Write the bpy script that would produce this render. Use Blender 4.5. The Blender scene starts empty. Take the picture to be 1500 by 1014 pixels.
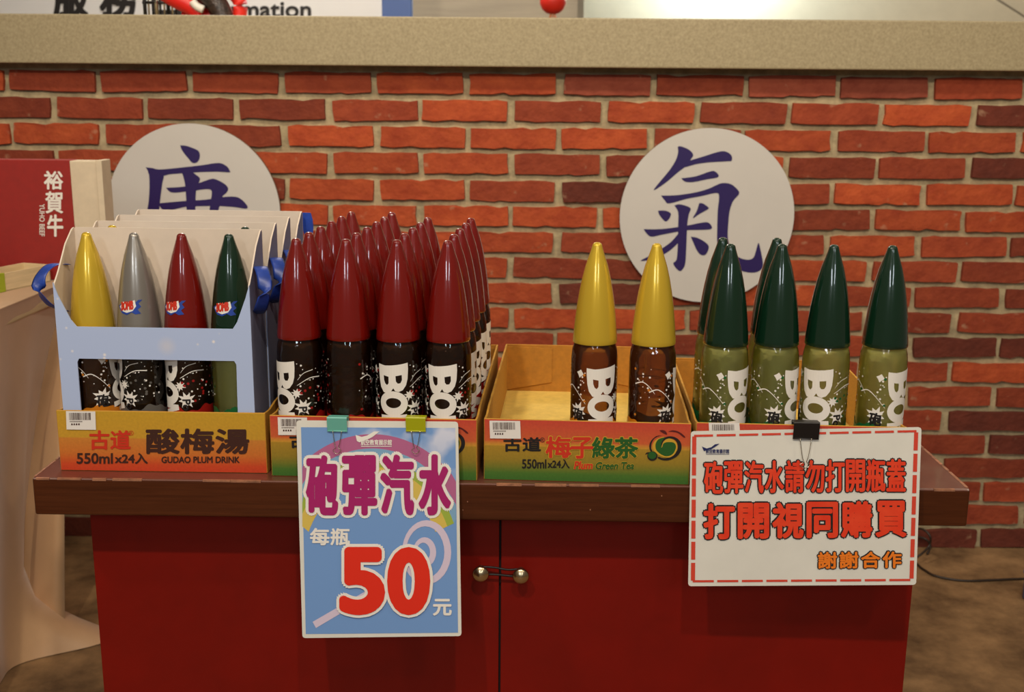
import bpy, bmesh, math, random
from mathutils import Vector, Matrix
from mathutils.geometry import tessellate_polygon
random.seed(7)
SC = bpy.context.scene
COL = SC.collection
PI = math.pi
HC = 1.27                      # eye height; floor at z = 0, counter top at z = 0.71
TZ = 0.7096

# ------------------------------------------------------------------ camera
F, TH, RO, PS = 1641.54, .2232, .0084, .0120
_cp, _sp = math.cos(PS), math.sin(PS)
FW = Vector((-_sp*math.cos(TH), _cp*math.cos(TH), -math.sin(TH)))
_r = Vector((_cp, _sp, 0)); _u = _r.cross(FW)
RV = _r*math.cos(RO)+_u*math.sin(RO); UV = _u*math.cos(RO)-_r*math.sin(RO)
CP = Vector((0, 0, HC))
cd = bpy.data.cameras.new('camera'); cam = bpy.data.objects.new('camera', cd); COL.objects.link(cam)
cd.sensor_width = 36; cd.lens = F/1500*36; cd.clip_start = .02
m3 = Matrix((RV, UV, -FW)).transposed()
cam.matrix_world = Matrix.Translation(CP) @ m3.to_4x4()
cd.dof.use_dof = True; cd.dof.focus_distance = 1.68; cd.dof.aperture_fstop = 7.0
SC.camera = cam
SC.view_settings.view_transform = 'Standard'; SC.view_settings.look = 'None'
SC.view_settings.gamma = 1; SC.view_settings.use_curve_mapping = False
SC.view_settings.exposure = 1.1
SC.cycles.transparent_max_bounces = 24

# ------------------------------------------------------------------ world and lamps
w = bpy.data.worlds.new('world'); SC.world = w; w.use_nodes = True
w.node_tree.nodes['Background'].inputs[0].default_value = (1.0, .84, .68, 1)
w.node_tree.nodes['Background'].inputs[1].default_value = .06
def lamp(name, loc, power, col, size=.06, aim=None, spot=None, blend=.6):
    l = bpy.data.lights.new(name, 'SPOT' if spot else 'POINT'); l.energy = power; l.color = col; l.shadow_soft_size = size
    o = bpy.data.objects.new(name, l); COL.objects.link(o); o.location = loc
    if spot:
        l.spot_size = spot; l.spot_blend = blend
        o.rotation_euler = (Vector(aim)-Vector(loc)).to_track_quat('-Z', 'Y').to_euler()
    return o
WARM = (1, .87, .70)
lamp('ceiling_spot_main', (-.66, .02, 2.85), 44, WARM, .035, (-.2, 1.8, .9), 1.7)
lamp('ceiling_spot_centre', (.16, .0, 2.85), 38, WARM, .035, (.25, 1.8, .9), 1.7)
lamp('ceiling_spot_side', (1.2, -.35, 2.85), 12, (1, .90, .78), .05, (.3, 2.0, .9), 1.5)
lamp('ceiling_spot_wall', (-.55, 1.75, 2.9), 40, WARM, .07, (-.2, 3.0, 1.35), 1.7, 1.0)
lamp('ceiling_spot_wall_right', (1.0, 1.7, 2.9), 22, WARM, .07, (.9, 3.0, .9), 1.8, 1.0)
lamp('fill_light_right', (2.0, .9, 2.85), 22, WARM, .05)  # added fill, not a real fitting; brightens the right side and floor
lamp('fill_light_left', (-2.0, .6, 2.85), 24, WARM, .05)  # matching fill added on the left, stands for no actual lamp
def panel(name, loc, power, col, sx, sy):
    l = bpy.data.lights.new(name, 'AREA'); l.shape = 'RECTANGLE'; l.size = sx; l.size_y = sy; l.energy = power; l.color = col
    o = bpy.data.objects.new(name, l); COL.objects.link(o); o.location = loc
panel('ceiling_panel_left', (-1.15, -3.9, 2.85), 46, (.88, .94, 1.0), .42, 3.2)
panel('ceiling_panel_right', (1.25, -3.9, 2.85), 34, (.84, .92, 1.0), .34, 3.2)
lamp('back_room_light', (.95, 5.76, 2.12), 30, (.78, .95, 1.0), .15)
lamp('back_room_light_warm', (-1.0, 4.2, 2.75), 30, (1, .95, .90), .15)
lamp('back_room_light_side', (2.6, 5.0, 2.75), 12, (1, .90, .76), .15)

# ------------------------------------------------------------------ helpers
def ray(x, y): return FW + RV*((x-750)/F) - UV*((y-507)/F)
def at(x, y, Y): d = ray(x, y); return CP + d*(Y/d.y)
def atz(x, y, Z): d = ray(x, y); return CP + d*((Z-HC)/d.z)
def lin(c):
    c = c/255; return c/12.92 if c <= .04045 else ((c+.055)/1.055)**2.4
def rgb(*c): return (lin(c[0]), lin(c[1]), lin(c[2]), 1)

def nodes(name):
    m = bpy.data.materials.new(name); m.use_nodes = True
    nt = m.node_tree; return m, nt, nt.nodes['Principled BSDF'], nt.nodes, nt.links
def mat(name, c, rough=.6, metal=0, var=0, scale=20, bump=0, bscale=None, c2=None, coat=0, spec=.5, stretch=None, bdist=.002, sheen=0):
    m, nt, b, N, L = nodes(name)
    b.inputs['Base Color'].default_value = rgb(*c); b.inputs['Roughness'].default_value = rough
    b.inputs['Metallic'].default_value = metal; b.inputs['Coat Weight'].default_value = coat
    b.inputs['Coat Roughness'].default_value = .02; b.inputs['Specular IOR Level'].default_value = spec
    b.inputs['Sheen Weight'].default_value = sheen
    tc = N.new('ShaderNodeTexCoord'); mp = N.new('ShaderNodeMapping'); L.new(tc.outputs['Object'], mp.inputs[0])
    if stretch: mp.inputs['Scale'].default_value = stretch
    if var or c2:
        n = N.new('ShaderNodeTexNoise'); n.inputs['Scale'].default_value = scale; n.inputs['Detail'].default_value = 6
        n.inputs['Roughness'].default_value = .65
        L.new(mp.outputs[0], n.inputs['Vector'])
        r = N.new('ShaderNodeValToRGB'); r.color_ramp.elements[0].position = .32; r.color_ramp.elements[1].position = .70
        a = c if c2 else tuple(max(0, k*(1-var)) for k in c); z = c2 if c2 else tuple(min(255, k*(1+var)) for k in c)
        r.color_ramp.elements[0].color = rgb(*a); r.color_ramp.elements[1].color = rgb(*z)
        L.new(n.outputs['Fac'], r.inputs[0]); L.new(r.outputs[0], b.inputs['Base Color'])
    if bump:
        n = N.new('ShaderNodeTexNoise'); n.inputs['Scale'].default_value = bscale or scale; n.inputs['Detail'].default_value = 5
        L.new(mp.outputs[0], n.inputs['Vector'])
        k = N.new('ShaderNodeBump'); k.inputs['Strength'].default_value = bump; k.inputs['Distance'].default_value = bdist
        L.new(n.outputs['Fac'], k.inputs['Height']); L.new(k.outputs[0], b.inputs['Normal'])
    return m
def ramp_mat(name, stops, z0, z1, rough=.6, fibre=.07):
    """printed colour bands running up an object (object z from z0 to z1)"""
    m, nt, b, N, L = nodes(name)
    tc = N.new('ShaderNodeTexCoord'); sp = N.new('ShaderNodeSeparateXYZ'); L.new(tc.outputs['Object'], sp.inputs[0])
    mr = N.new('ShaderNodeMapRange'); mr.inputs['From Min'].default_value = z0; mr.inputs['From Max'].default_value = z1
    L.new(sp.outputs['Z'], mr.inputs['Value'])
    r = N.new('ShaderNodeValToRGB'); L.new(mr.outputs[0], r.inputs[0])
    e = r.color_ramp.elements
    e[0].position, e[0].color = stops[0][0], rgb(*stops[0][1]); e[1].position, e[1].color = stops[-1][0], rgb(*stops[-1][1])
    for p, c in stops[1:-1]:
        q = e.new(p); q.color = rgb(*c)
    n = N.new('ShaderNodeTexNoise'); n.inputs['Scale'].default_value = 260; L.new(tc.outputs['Object'], n.inputs['Vector'])
    mx = N.new('ShaderNodeMix'); mx.data_type = 'RGBA'; mx.blend_type = 'MULTIPLY'; mx.inputs[0].default_value = fibre*4
    L.new(r.outputs[0], mx.inputs[6]); L.new(n.outputs['Fac'], mx.inputs[7]); L.new(mx.outputs[2], b.inputs['Base Color'])
    b.inputs['Roughness'].default_value = rough
    return m

# meshes: every builder works on a bmesh in the LOCAL space of its thing
def link(name, me, mats, parent=None):
    o = bpy.data.objects.new(name, me); COL.objects.link(o)
    for k in (mats if isinstance(mats, (list, tuple)) else [mats]): me.materials.append(k)
    if parent: o.parent = parent
    return o
def obj(name, bm, mats, parent=None, smooth=False):
    me = bpy.data.meshes.new(name)
    bmesh.ops.recalc_face_normals(bm, faces=bm.faces) if smooth != 'keep' else None
    bm.to_mesh(me); bm.free()
    if smooth is True:
        for p in me.polygons: p.use_smooth = True
    return link(name, me, mats, parent)
def thing(name, label, cat, loc=(0, 0, 0), rz=0, group=None, M=None):
    o = bpy.data.objects.new(name, None); COL.objects.link(o); o.empty_display_size = .05
    if M is not None: o.matrix_world = M
    else: o.location = loc; o.rotation_euler = (0, 0, rz)
    return tag(o, label, cat, group)
def tag(o, label, cat=None, group=None, kind=None):
    if label: o['label'] = label
    if cat: o['category'] = cat
    if group: o['group'] = group
    if kind: o['kind'] = kind
    return o
def box(bm, a, b, bevel=0, seg=2, mi=0):
    x0, y0, z0 = a; x1, y1, z1 = b
    t = bmesh.new(); bmesh.ops.create_cube(t, size=1)
    bmesh.ops.scale(t, vec=(x1-x0, y1-y0, z1-z0), verts=t.verts)
    bmesh.ops.translate(t, vec=((x0+x1)/2, (y0+y1)/2, (z0+z1)/2), verts=t.verts)
    if bevel: bmesh.ops.bevel(t, geom=t.edges[:], offset=bevel, segments=seg, affect='EDGES', profile=.6)
    for f in t.faces: f.material_index = mi
    me = bpy.data.meshes.new('tmp'); t.to_mesh(me); t.free(); bm.from_mesh(me); bpy.data.meshes.remove(me); return bm
def nb(): return bmesh.new()
def bx(a, b, bevel=0, seg=2): return box(nb(), a, b, bevel, seg)
def prism(bm, pts, off, mi=0):
    """polygon pts (3d) extruded by vector off"""
    off = Vector(off); A = [bm.verts.new(p) for p in pts]; B = [bm.verts.new(Vector(p)+off) for p in pts]
    n = len(pts); fs = [bm.faces.new(A), bm.faces.new(B[::-1])]
    for i in range(n): fs.append(bm.faces.new((A[i], B[i], B[(i+1) % n], A[(i+1) % n])))
    for f in fs: f.material_index = mi
    return bm
def poly_holes(bm, loops, P, mi=0, off=None):
    """loops[0] outer, rest holes, 2-d; P maps (a,b) -> 3-d; optional thickness"""
    tri = tessellate_polygon([[Vector((p[0], p[1], 0)) for p in l] for l in loops])
    flat = [p for l in loops for p in l]
    V = [bm.verts.new(P(*p)) for p in flat]; fs = []
    for t in tri:
        try: fs.append(bm.faces.new([V[i] for i in t]))
        except ValueError: pass
    if off is not None:
        off = Vector(off); W = [bm.verts.new(v.co+off) for v in V]
        for t in tri:
            try: fs.append(bm.faces.new([W[i] for i in t][::-1]))
            except ValueError: pass
        s = 0
        for l in loops:
            n = len(l)
            for i in range(n):
                fs.append(bm.faces.new((V[s+i], V[s+(i+1) % n], W[s+(i+1) % n], W[s+i])))
            s += n
    for f in fs: f.material_index = mi
    return bm
def lathe(prof, seg=40, closed=False):
    bm = nb(); rings = []
    for r, z in prof:
        if r < 1e-6: rings.append([bm.verts.new((0, 0, z))])
        else: rings.append([bm.verts.new((r*math.cos(2*PI*i/seg), r*math.sin(2*PI*i/seg), z)) for i in range(seg)])
    for a, b in zip(rings, rings[1:]):
        for i in range(seg):
            j = (i+1) % seg
            if len(a) == 1 and len(b) == 1: continue
            if len(a) == 1: bm.faces.new((a[0], b[j], b[i]))
            elif len(b) == 1: bm.faces.new((a[i], a[j], b[0]))
            else: bm.faces.new((a[i], a[j], b[j], b[i]))
    return bm
def tube(bm, pts, r, seg=8, flat=None, mi=0):
    pts = [Vector(p) for p in pts]; rings = []
    up = Vector((0, 0, 1))
    for i, p in enumerate(pts):
        d = (pts[min(i+1, len(pts)-1)]-pts[max(i-1, 0)]).normalized()
        s = d.cross(up)
        if s.length < 1e-3: s = d.cross(Vector((0, 1, 0)))
        s.normalize(); t = s.cross(d); rr = r[i] if isinstance(r, (list, tuple)) else r
        rb = flat if flat else rr
        rings.append([bm.verts.new(p+s*rr*math.cos(2*PI*k/seg)+t*rb*math.sin(2*PI*k/seg)) for k in range(seg)])
    fs = []
    for a, b in zip(rings, rings[1:]):
        for k in range(seg): fs.append(bm.faces.new((a[k], a[(k+1) % seg], b[(k+1) % seg], b[k])))
    fs.append(bm.faces.new(rings[0][::-1])); fs.append(bm.faces.new(rings[-1]))
    for f in fs: f.material_index = mi
    return bm
def smooth_path(pts, n=6):
    P = [Vector(p) for p in pts]; out = []
    for i in range(len(P)-1):
        a, b, c, d = P[max(i-1, 0)], P[i], P[i+1], P[min(i+2, len(P)-1)]
        for k in range(n):
            t = k/n
            out.append(.5*((2*b)+(c-a)*t+(2*a-5*b+4*c-d)*t*t+(3*b-a-3*c+d)*t**3))
    out.append(P[-1]); return out

# lettering: the built-in font turned into flat meshes
_tc = {}
def glyphs(s, res=5):
    if (s, res) not in _tc:
        c = bpy.data.curves.new('t', 'FONT'); c.body = s; c.resolution_u = res
        o = bpy.data.objects.new('t', c); COL.objects.link(o)
        dg = bpy.context.evaluated_depsgraph_get(); dg.update()
        me = bpy.data.meshes.new_from_object(o.evaluated_get(dg))
        V = [v.co.copy() for v in me.vertices]; T = [tuple(p.vertices) for p in me.polygons]
        x0 = min(v.x for v in V); x1 = max(v.x for v in V); y0 = min(v.y for v in V); y1 = max(v.y for v in V)
        V = [((v.x-x0)/(x1-x0), (v.y-y0)/(y1-y0)) for v in V]
        bpy.data.objects.remove(o); bpy.data.curves.remove(c); bpy.data.meshes.remove(me)
        _tc[(s, res)] = (V, T)
    return _tc[(s, res)]
def stamp(bm, V, T, P, z, fat=0, n=8, mi=0):
    """put a flat mesh (V 2-d local metres) at height z; fat = stroke thickening made of shifted copies"""
    sh = [(0, 0)]+([(fat*math.cos(2*PI*k/n), fat*math.sin(2*PI*k/n)) for k in range(n)] if fat else [])
    for q, (dx, dy) in enumerate(sh):
        vs = [bm.verts.new(P(x+dx, y+dy, z+q*1.5e-5)) for x, y in V]
        for t in T:
            try: f = bm.faces.new([vs[i] for i in t]); f.material_index = mi
            except ValueError: pass
class Face:
    """a flat face in the place; pixel positions in the photograph are turned into positions on it"""
    def __init__(s, O, u, n):
        s.O = Vector(O); s.n = Vector(n).normalized(); u = Vector(u); s.u = (u-s.n*u.dot(s.n)).normalized(); s.v = s.n.cross(s.u)
        s.M = Matrix.Translation(s.O) @ Matrix((s.u, s.v, s.n)).transposed().to_4x4()
    def loc(s, x, y):
        d = ray(x, y); t = (s.O-CP).dot(s.n)/d.dot(s.n); p = CP+d*t-s.O
        return (p.dot(s.u), p.dot(s.v))
    def text(s, bm, t, b, z=.001, fat=0, rot=0, mi=0, shear=0, n=8):
        V, T = glyphs(t); x0, y0, x1, y1 = b; W = []
        for a, c in V:
            if rot: a, c = c, 1-a          # turned a quarter clockwise
            px = x0+(x1-x0)*a+shear*(c-.5); py = y1+(y0-y1)*c
            W.append(s.loc(px, py))
        stamp(bm, W, T, lambda a, c, h: (a, c, h), z, fat, n, mi)
    def poly(s, bm, loops, z=.001, mi=0):
        poly_holes(bm, [[s.loc(*p) for p in l] for l in loops], lambda a, c: (a, c, z), mi)
    def rect(s, bm, b, z=.001, mi=0):
        x0, y0, x1, y1 = b; s.poly(bm, [[(x0, y0), (x1, y0), (x1, y1), (x0, y1)]], z, mi)
def children(o): return [c for c in COL.objects if c.parent == o]
def copy_tree(o, loc=None, rz=None, label=None, group=None):
    r = o.copy(); COL.objects.link(r)
    if loc is not None: r.location = loc
    if rz is not None: r.rotation_euler = (0, 0, rz)
    if label: r['label'] = label
    if group: r['group'] = group
    for ch in children(o):
        c = ch.copy(); COL.objects.link(c); c.parent = r
        for g in children(ch):
            d = g.copy(); COL.objects.link(d); d.parent = c
    return r
def struct(o): o['kind'] = 'structure'; return o

# ------------------------------------------------------------------ materials
M = {}
M['mortar'] = mat('mortar', (166, 150, 116), .95, var=.14, scale=26, bump=.6, bscale=120, bdist=.003)
M['stone'] = mat('ledge_stone', (142, 128, 96), .55, c2=(170, 156, 122), scale=150, bump=.12, bscale=200, bdist=.0006)
M['floor'] = mat('stained_concrete', (84, 62, 38), .6, c2=(158, 124, 84), scale=7, bump=.25, bscale=45, bdist=.003)
M['paint'] = mat('far_wall_paint', (196, 184, 160), .7, var=.04, scale=3)
M['panel'] = mat('grey_beige_panel', (172, 160, 140), .6, var=.06, scale=2, stretch=(1, 1, 14))
M['ceil'] = mat('ceiling_paint', (205, 196, 180), .8)
M['counter'] = mat('dark_brown_laminate', (64, 28, 8), .38, c2=(82, 40, 16), scale=9, stretch=(1, 8, 26), bump=.05, bscale=90, bdist=.0006, spec=.25)
M['ctop'] = mat('worn_counter_top', (88, 46, 34), .30, c2=(108, 64, 50), scale=7, bump=.05, bscale=80, bdist=.0005, coat=.35)
M['scuff'] = mat('scuffed_edge', (150, 100, 72), .6, var=.2, scale=80)
M['red'] = mat('red_lacquer', (118, 13, 3), .42, var=.06, scale=6, spec=.25)
M['gap'] = mat('dark_gap', (18, 10, 8), .9)
M['steel'] = mat('brushed_brass_steel', (196, 176, 140), .26, metal=1)
M['wire'] = mat('bright_wire', (190, 180, 160), .22, metal=1)
M['black'] = mat('black_rubber', (14, 12, 11), .5)
M['kraft'] = mat('kraft_cardboard', (186, 134, 40), .75, var=.07, scale=120, stretch=(1, 1, 6))
M['kraftin'] = mat('kraft_inside', (176, 118, 34), .8, var=.06, scale=90)
M['kraftpale'] = mat('pale_kraft_insert', (212, 178, 84), .75, var=.05, scale=60)
M['cream'] = mat('cream_board', (205, 188, 160), .7, var=.03, scale=30)
M['sticker'] = mat('white_sticker', (226, 220, 212), .45)
M['ink'] = mat('black_ink', (24, 18, 16), .5)
M['inkbrown'] = mat('brown_ink', (58, 24, 10), .55)
M['inkred'] = mat('red_ink', (196, 44, 18), .5)
M['inkgreen'] = mat('green_ink', (30, 84, 24), .5)
M['inkyellow'] = mat('yellow_ink', (196, 152, 40), .5)
M['inknavy'] = mat('navy_ink', (34, 14, 82), .5)
M['white'] = mat('white_print', (228, 222, 212), .4)
M['board'] = mat('white_board', (198, 193, 185), .45, var=.012, scale=6)
M['boardedge'] = mat('board_edge', (120, 92, 66), .7)
M['red_t'] = ramp_mat('orange_green_print', [(0, (52, 104, 26)), (.13, (70, 112, 28)), (.34, (150, 124, 26)), (.565, (172, 132, 28)), (.58, (204, 146, 40)), (.62, (206, 130, 44)), (.66, (206, 92, 42)), (1, (202, 66, 44))], 0, .093)
M['yel_t'] = ramp_mat('yellow_orange_print', [(0, (206, 58, 18)), (.12, (208, 70, 20)), (.30, (208, 112, 34)), (.55, (206, 128, 42)), (.57, (204, 152, 36)), (1, (200, 154, 32))], 0, .093)
M['cloth'] = mat('beige_satin', (196, 158, 118), .42, var=.05, scale=3, sheen=.3, bump=.15, bscale=240, bdist=.0004)
M['wood'] = mat('pale_wood_box', (206, 182, 140), .6, var=.06, scale=10, stretch=(1, 1, 10))
M['lime'] = mat('lime_paper', (150, 160, 30), .6)
M['giftred'] = mat('dark_red_paper', (142, 26, 18), .6, var=.04, scale=50)
M['blue'] = mat('blue_satin_ribbon', (30, 62, 150), .4, var=.15, scale=30)
M['teal'] = mat('teal_clip_enamel', (104, 176, 160), .35)
M['limeclip'] = mat('lime_clip_enamel', (166, 168, 10), .35)
M['blackclip'] = mat('black_clip_enamel', (16, 12, 11), .4)
M['paper'] = mat('laminated_paper', (214, 211, 200), .38, var=.02, scale=9, bump=.15, bscale=14, bdist=.003)
M['magenta'] = mat('magenta_ink', (158, 22, 96), .4)
M['signred'] = mat('sign_red_ink', (214, 48, 16), .4, c2=(224, 70, 34), scale=30)
M['signorange'] = mat('sign_orange_ink', (226, 118, 24), .4)
M['dashred'] = mat('dash_red_ink', (204, 62, 40), .45)
M['pink'] = mat('pale_pink_ink', (206, 190, 208), .45)
M['rb1'] = mat('rainbow_pink', (170, 92, 132), .45); M['rb2'] = mat('rainbow_blue', (120, 160, 190), .45)
M['rb3'] = mat('rainbow_green', (150, 168, 60), .45); M['rb4'] = mat('rainbow_yellow', (206, 178, 80), .45)
# sky print of the price sign: blue with soft clouds near its top
m, nt, b, N, L = nodes('sky_print'); tc = N.new('ShaderNodeTexCoord'); n = N.new('ShaderNodeTexNoise')
n.inputs['Scale'].default_value = 14; n.inputs['Detail'].default_value = 3; L.new(tc.outputs['Object'], n.inputs['Vector'])
sp = N.new('ShaderNodeSeparateXYZ'); L.new(tc.outputs['Object'], sp.inputs[0])
mr = N.new('ShaderNodeMapRange'); mr.inputs['From Min'].default_value = -.13; mr.inputs['From Max'].default_value = 0; L.new(sp.outputs['Y'], mr.inputs['Value'])
r1 = N.new('ShaderNodeValToRGB'); r1.color_ramp.elements[0].position = .52; r1.color_ramp.elements[1].position = .68; L.new(n.outputs['Fac'], r1.inputs[0])
mu = N.new('ShaderNodeMath'); mu.operation = 'MULTIPLY'; L.new(r1.outputs[0], mu.inputs[0]); L.new(mr.outputs[0], mu.inputs[1])
mx = N.new('ShaderNodeMix'); mx.data_type = 'RGBA'; mx.inputs[6].default_value = rgb(110, 148, 200); mx.inputs[7].default_value = rgb(206, 208, 222)
L.new(mu.outputs[0], mx.inputs[0]); L.new(mx.outputs[2], b.inputs['Base Color']); b.inputs['Roughness'].default_value = .4; M['sky'] = m
# pale blue carton board with printed snow specks
m, nt, b, N, L = nodes('pale_blue_snow_print'); tc = N.new('ShaderNodeTexCoord'); v = N.new('ShaderNodeTexVoronoi'); v.inputs['Scale'].default_value = 48
L.new(tc.outputs['Object'], v.inputs['Vector']); cr = N.new('ShaderNodeValToRGB'); cr.color_ramp.elements[0].position = .05; cr.color_ramp.elements[1].position = .15
cr.color_ramp.elements[0].color = rgb(226, 220, 220); cr.color_ramp.elements[1].color = rgb(172, 188, 222); L.new(v.outputs['Distance'], cr.inputs[0])
v2 = N.new('ShaderNodeTexVoronoi'); v2.inputs['Scale'].default_value = 15; L.new(tc.outputs['Object'], v2.inputs['Vector'])
c3 = N.new('ShaderNodeValToRGB'); c3.color_ramp.elements[0].position = .06; c3.color_ramp.elements[1].position = .24
c3.color_ramp.elements[0].color = (.55, .55, .55, 1); c3.color_ramp.elements[1].color = (0, 0, 0, 1); L.new(v2.outputs['Distance'], c3.inputs[0])
mx = N.new('ShaderNodeMix'); mx.data_type = 'RGBA'; mx.inputs[7].default_value = rgb(204, 200, 206); L.new(c3.outputs[0], mx.inputs[0]); L.new(cr.outputs[0], mx.inputs[6])
L.new(mx.outputs[2], b.inputs['Base Color']); b.inputs['Roughness'].default_value = .45; M['snow'] = m
M['carton_in'] = mat('carton_inside_board', (212, 196, 178), .75, var=.02, scale=20)
M['carton_side'] = mat('grey_blue_carton_side', (120, 122, 146), .6, var=.12, scale=5)
# bricks: five tones, each brick a little different again
TONES = {'B': ((146, 50, 15), (176, 76, 32)), 'M': ((128, 44, 16), (154, 64, 30)), 'D': ((110, 36, 11), (134, 54, 24)), 'X': ((84, 28, 10), (106, 42, 22)), 'P': ((122, 46, 25), (144, 68, 44))}
for k, (a, c) in TONES.items():
    m, nt, b, N, L = nodes('brick_'+{'B': 'bright', 'M': 'middle', 'D': 'dark', 'X': 'burnt', 'P': 'dusty'}[k])
    tc = N.new('ShaderNodeTexCoord'); oi = N.new('ShaderNodeObjectInfo'); ad = N.new('ShaderNodeVectorMath'); ad.operation = 'ADD'
    cb = N.new('ShaderNodeCombineXYZ'); ml = N.new('ShaderNodeMath'); ml.operation = 'MULTIPLY'; ml.inputs[1].default_value = 31
    L.new(oi.outputs['Random'], ml.inputs[0]); L.new(ml.outputs[0], cb.inputs[0]); L.new(ml.outputs[0], cb.inputs[2])
    L.new(tc.outputs['Object'], ad.inputs[0]); L.new(cb.outputs[0], ad.inputs[1])
    n = N.new('ShaderNodeTexNoise'); n.inputs['Scale'].default_value = 16; n.inputs['Detail'].default_value = 8; n.inputs['Roughness'].default_value = .7; L.new(ad.outputs[0], n.inputs['Vector'])
    r = N.new('ShaderNodeValToRGB'); r.color_ramp.elements[0].position = .3; r.color_ramp.elements[1].position = .66
    r.color_ramp.elements[0].color = rgb(*a); r.color_ramp.elements[1].color = rgb(*c); L.new(n.outputs['Fac'], r.inputs[0])
    h = N.new('ShaderNodeHueSaturation'); mr = N.new('ShaderNodeMapRange'); mr.inputs['To Min'].default_value = .86; mr.inputs['To Max'].default_value = 1.12
    L.new(oi.outputs['Random'], mr.inputs['Value']); L.new(mr.outputs[0], h.inputs['Value']); L.new(r.outputs[0], h.inputs['Color'])
    # pale mortar smears
    n2 = N.new('ShaderNodeTexNoise'); n2.inputs['Scale'].default_value = 26; n2.inputs['Detail'].default_value = 9; L.new(ad.outputs[0], n2.inputs['Vector'])
    r2 = N.new('ShaderNodeValToRGB'); r2.color_ramp.elements[0].position = .66; r2.color_ramp.elements[1].position = .76; r2.color_ramp.elements[1].color = (.5, .5, .5, 1); L.new(n2.outputs['Fac'], r2.inputs[0])
    mx = N.new('ShaderNodeMix'); mx.data_type = 'RGBA'; mx.inputs[7].default_value = rgb(176, 140, 108); L.new(r2.outputs[0], mx.inputs[0]); L.new(h.outputs[0], mx.inputs[6])
    L.new(mx.outputs[2], b.inputs['Base Color']); b.inputs['Roughness'].default_value = .85
    bp = N.new('ShaderNodeBump'); bp.inputs['Strength'].default_value = .8; bp.inputs['Distance'].default_value = .005
    n3 = N.new('ShaderNodeTexNoise'); n3.inputs['Scale'].default_value = 55; n3.inputs['Detail'].default_value = 7; L.new(ad.outputs[0], n3.inputs['Vector'])
    L.new(n3.outputs['Fac'], bp.inputs['Height']); L.new(bp.outputs[0], b.inputs['Normal'])
    TONES[k] = m

# ------------------------------------------------------------------ setting
bm = nb(); box(bm, (-3.2, -1.5, -.05), (3.4, 3.3, 0)); struct(obj('floor', bm, M['floor']))
WY = 3.046
wall = struct(obj('wall_back', bx((-2.3, WY, 0), (2.5, WY+.22, 1.333)), M['mortar']))
PITCH, BH, BL = .07, .0565, .2315
def brick_mesh(seed, Ln=BL):
    R = random.Random(seed); bm = nb(); hw, hh = Ln/2, BH/2; P = []
    def edge(x0, z0, x1, z1, n, jit):
        for i in range(n):
            t = (i+R.uniform(-.25, .25))/n if i else 0
            nx, nz = (z1-z0), -(x1-x0); l = math.hypot(nx, nz); d = R.uniform(-jit, jit*.5) if i else 0
            if R.random() < .10 and i: d -= .0035
            P.append((x0+(x1-x0)*t+nx/l*d, z0+(z1-z0)*t+nz/l*d))
    c = .0035
    j1 = [R.uniform(-.0022, .0012) for _ in range(8)]
    edge(-hw+c+j1[0], -hh+j1[1]*.6, hw-c-j1[2], -hh-j1[1]*.5, 8, .0022); edge(hw-c*.2, -hh+c, hw-c*.2+j1[3]*.5, hh-c, 2, .001)
    edge(hw-c-j1[4], hh+j1[5]*.6, -hw+c, hh-j1[5]*.5, 8, .0022); edge(-hw+c*.2, hh-c, -hw+c*.2-j1[6]*.5, -hh+c, 2, .001)
    A = []; Bk = []; d0 = R.uniform(.009, .013)
    for x, z in P:
        A.append(bm.verts.new((x*.990, -d0+R.uniform(-.001, .001), z*.955))); Bk.append(bm.verts.new((x, .004, z)))
    bm.faces.new(A); n = len(P)
    for i in range(n): bm.faces.new((A[i], A[(i+1) % n], Bk[(i+1) % n], Bk[i]))
    bmesh.ops.recalc_face_normals(bm, faces=bm.faces)
    me = bpy.data.meshes.new('brick'); bm.to_mesh(me); bm.free(); return me
VAR = {k: [brick_mesh(ord(k)*10+i) for i in range(7)] for k in TONES}
for k in VAR:
    for me in VAR[k]: me.materials.append(TONES[k])
# tones read row by row, left to right; '.' = free choice
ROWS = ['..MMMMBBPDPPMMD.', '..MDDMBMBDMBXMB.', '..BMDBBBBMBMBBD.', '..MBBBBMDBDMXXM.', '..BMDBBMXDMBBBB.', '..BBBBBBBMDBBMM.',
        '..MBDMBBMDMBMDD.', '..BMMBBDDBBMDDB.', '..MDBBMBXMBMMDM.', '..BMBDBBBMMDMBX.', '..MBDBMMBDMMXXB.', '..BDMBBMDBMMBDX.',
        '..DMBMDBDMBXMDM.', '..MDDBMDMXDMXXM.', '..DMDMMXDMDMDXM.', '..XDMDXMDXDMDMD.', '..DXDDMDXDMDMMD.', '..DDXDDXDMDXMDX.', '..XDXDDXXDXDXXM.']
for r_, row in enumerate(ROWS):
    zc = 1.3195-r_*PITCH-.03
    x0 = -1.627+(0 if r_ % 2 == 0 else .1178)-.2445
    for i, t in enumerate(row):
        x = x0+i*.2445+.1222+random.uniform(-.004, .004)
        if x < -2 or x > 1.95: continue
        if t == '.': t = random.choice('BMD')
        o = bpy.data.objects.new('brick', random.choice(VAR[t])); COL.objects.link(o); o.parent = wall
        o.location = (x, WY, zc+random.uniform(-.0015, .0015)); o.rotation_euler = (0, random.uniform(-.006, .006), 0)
        if random.random() < .5: o.scale = (-1, 1, 1)
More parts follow.
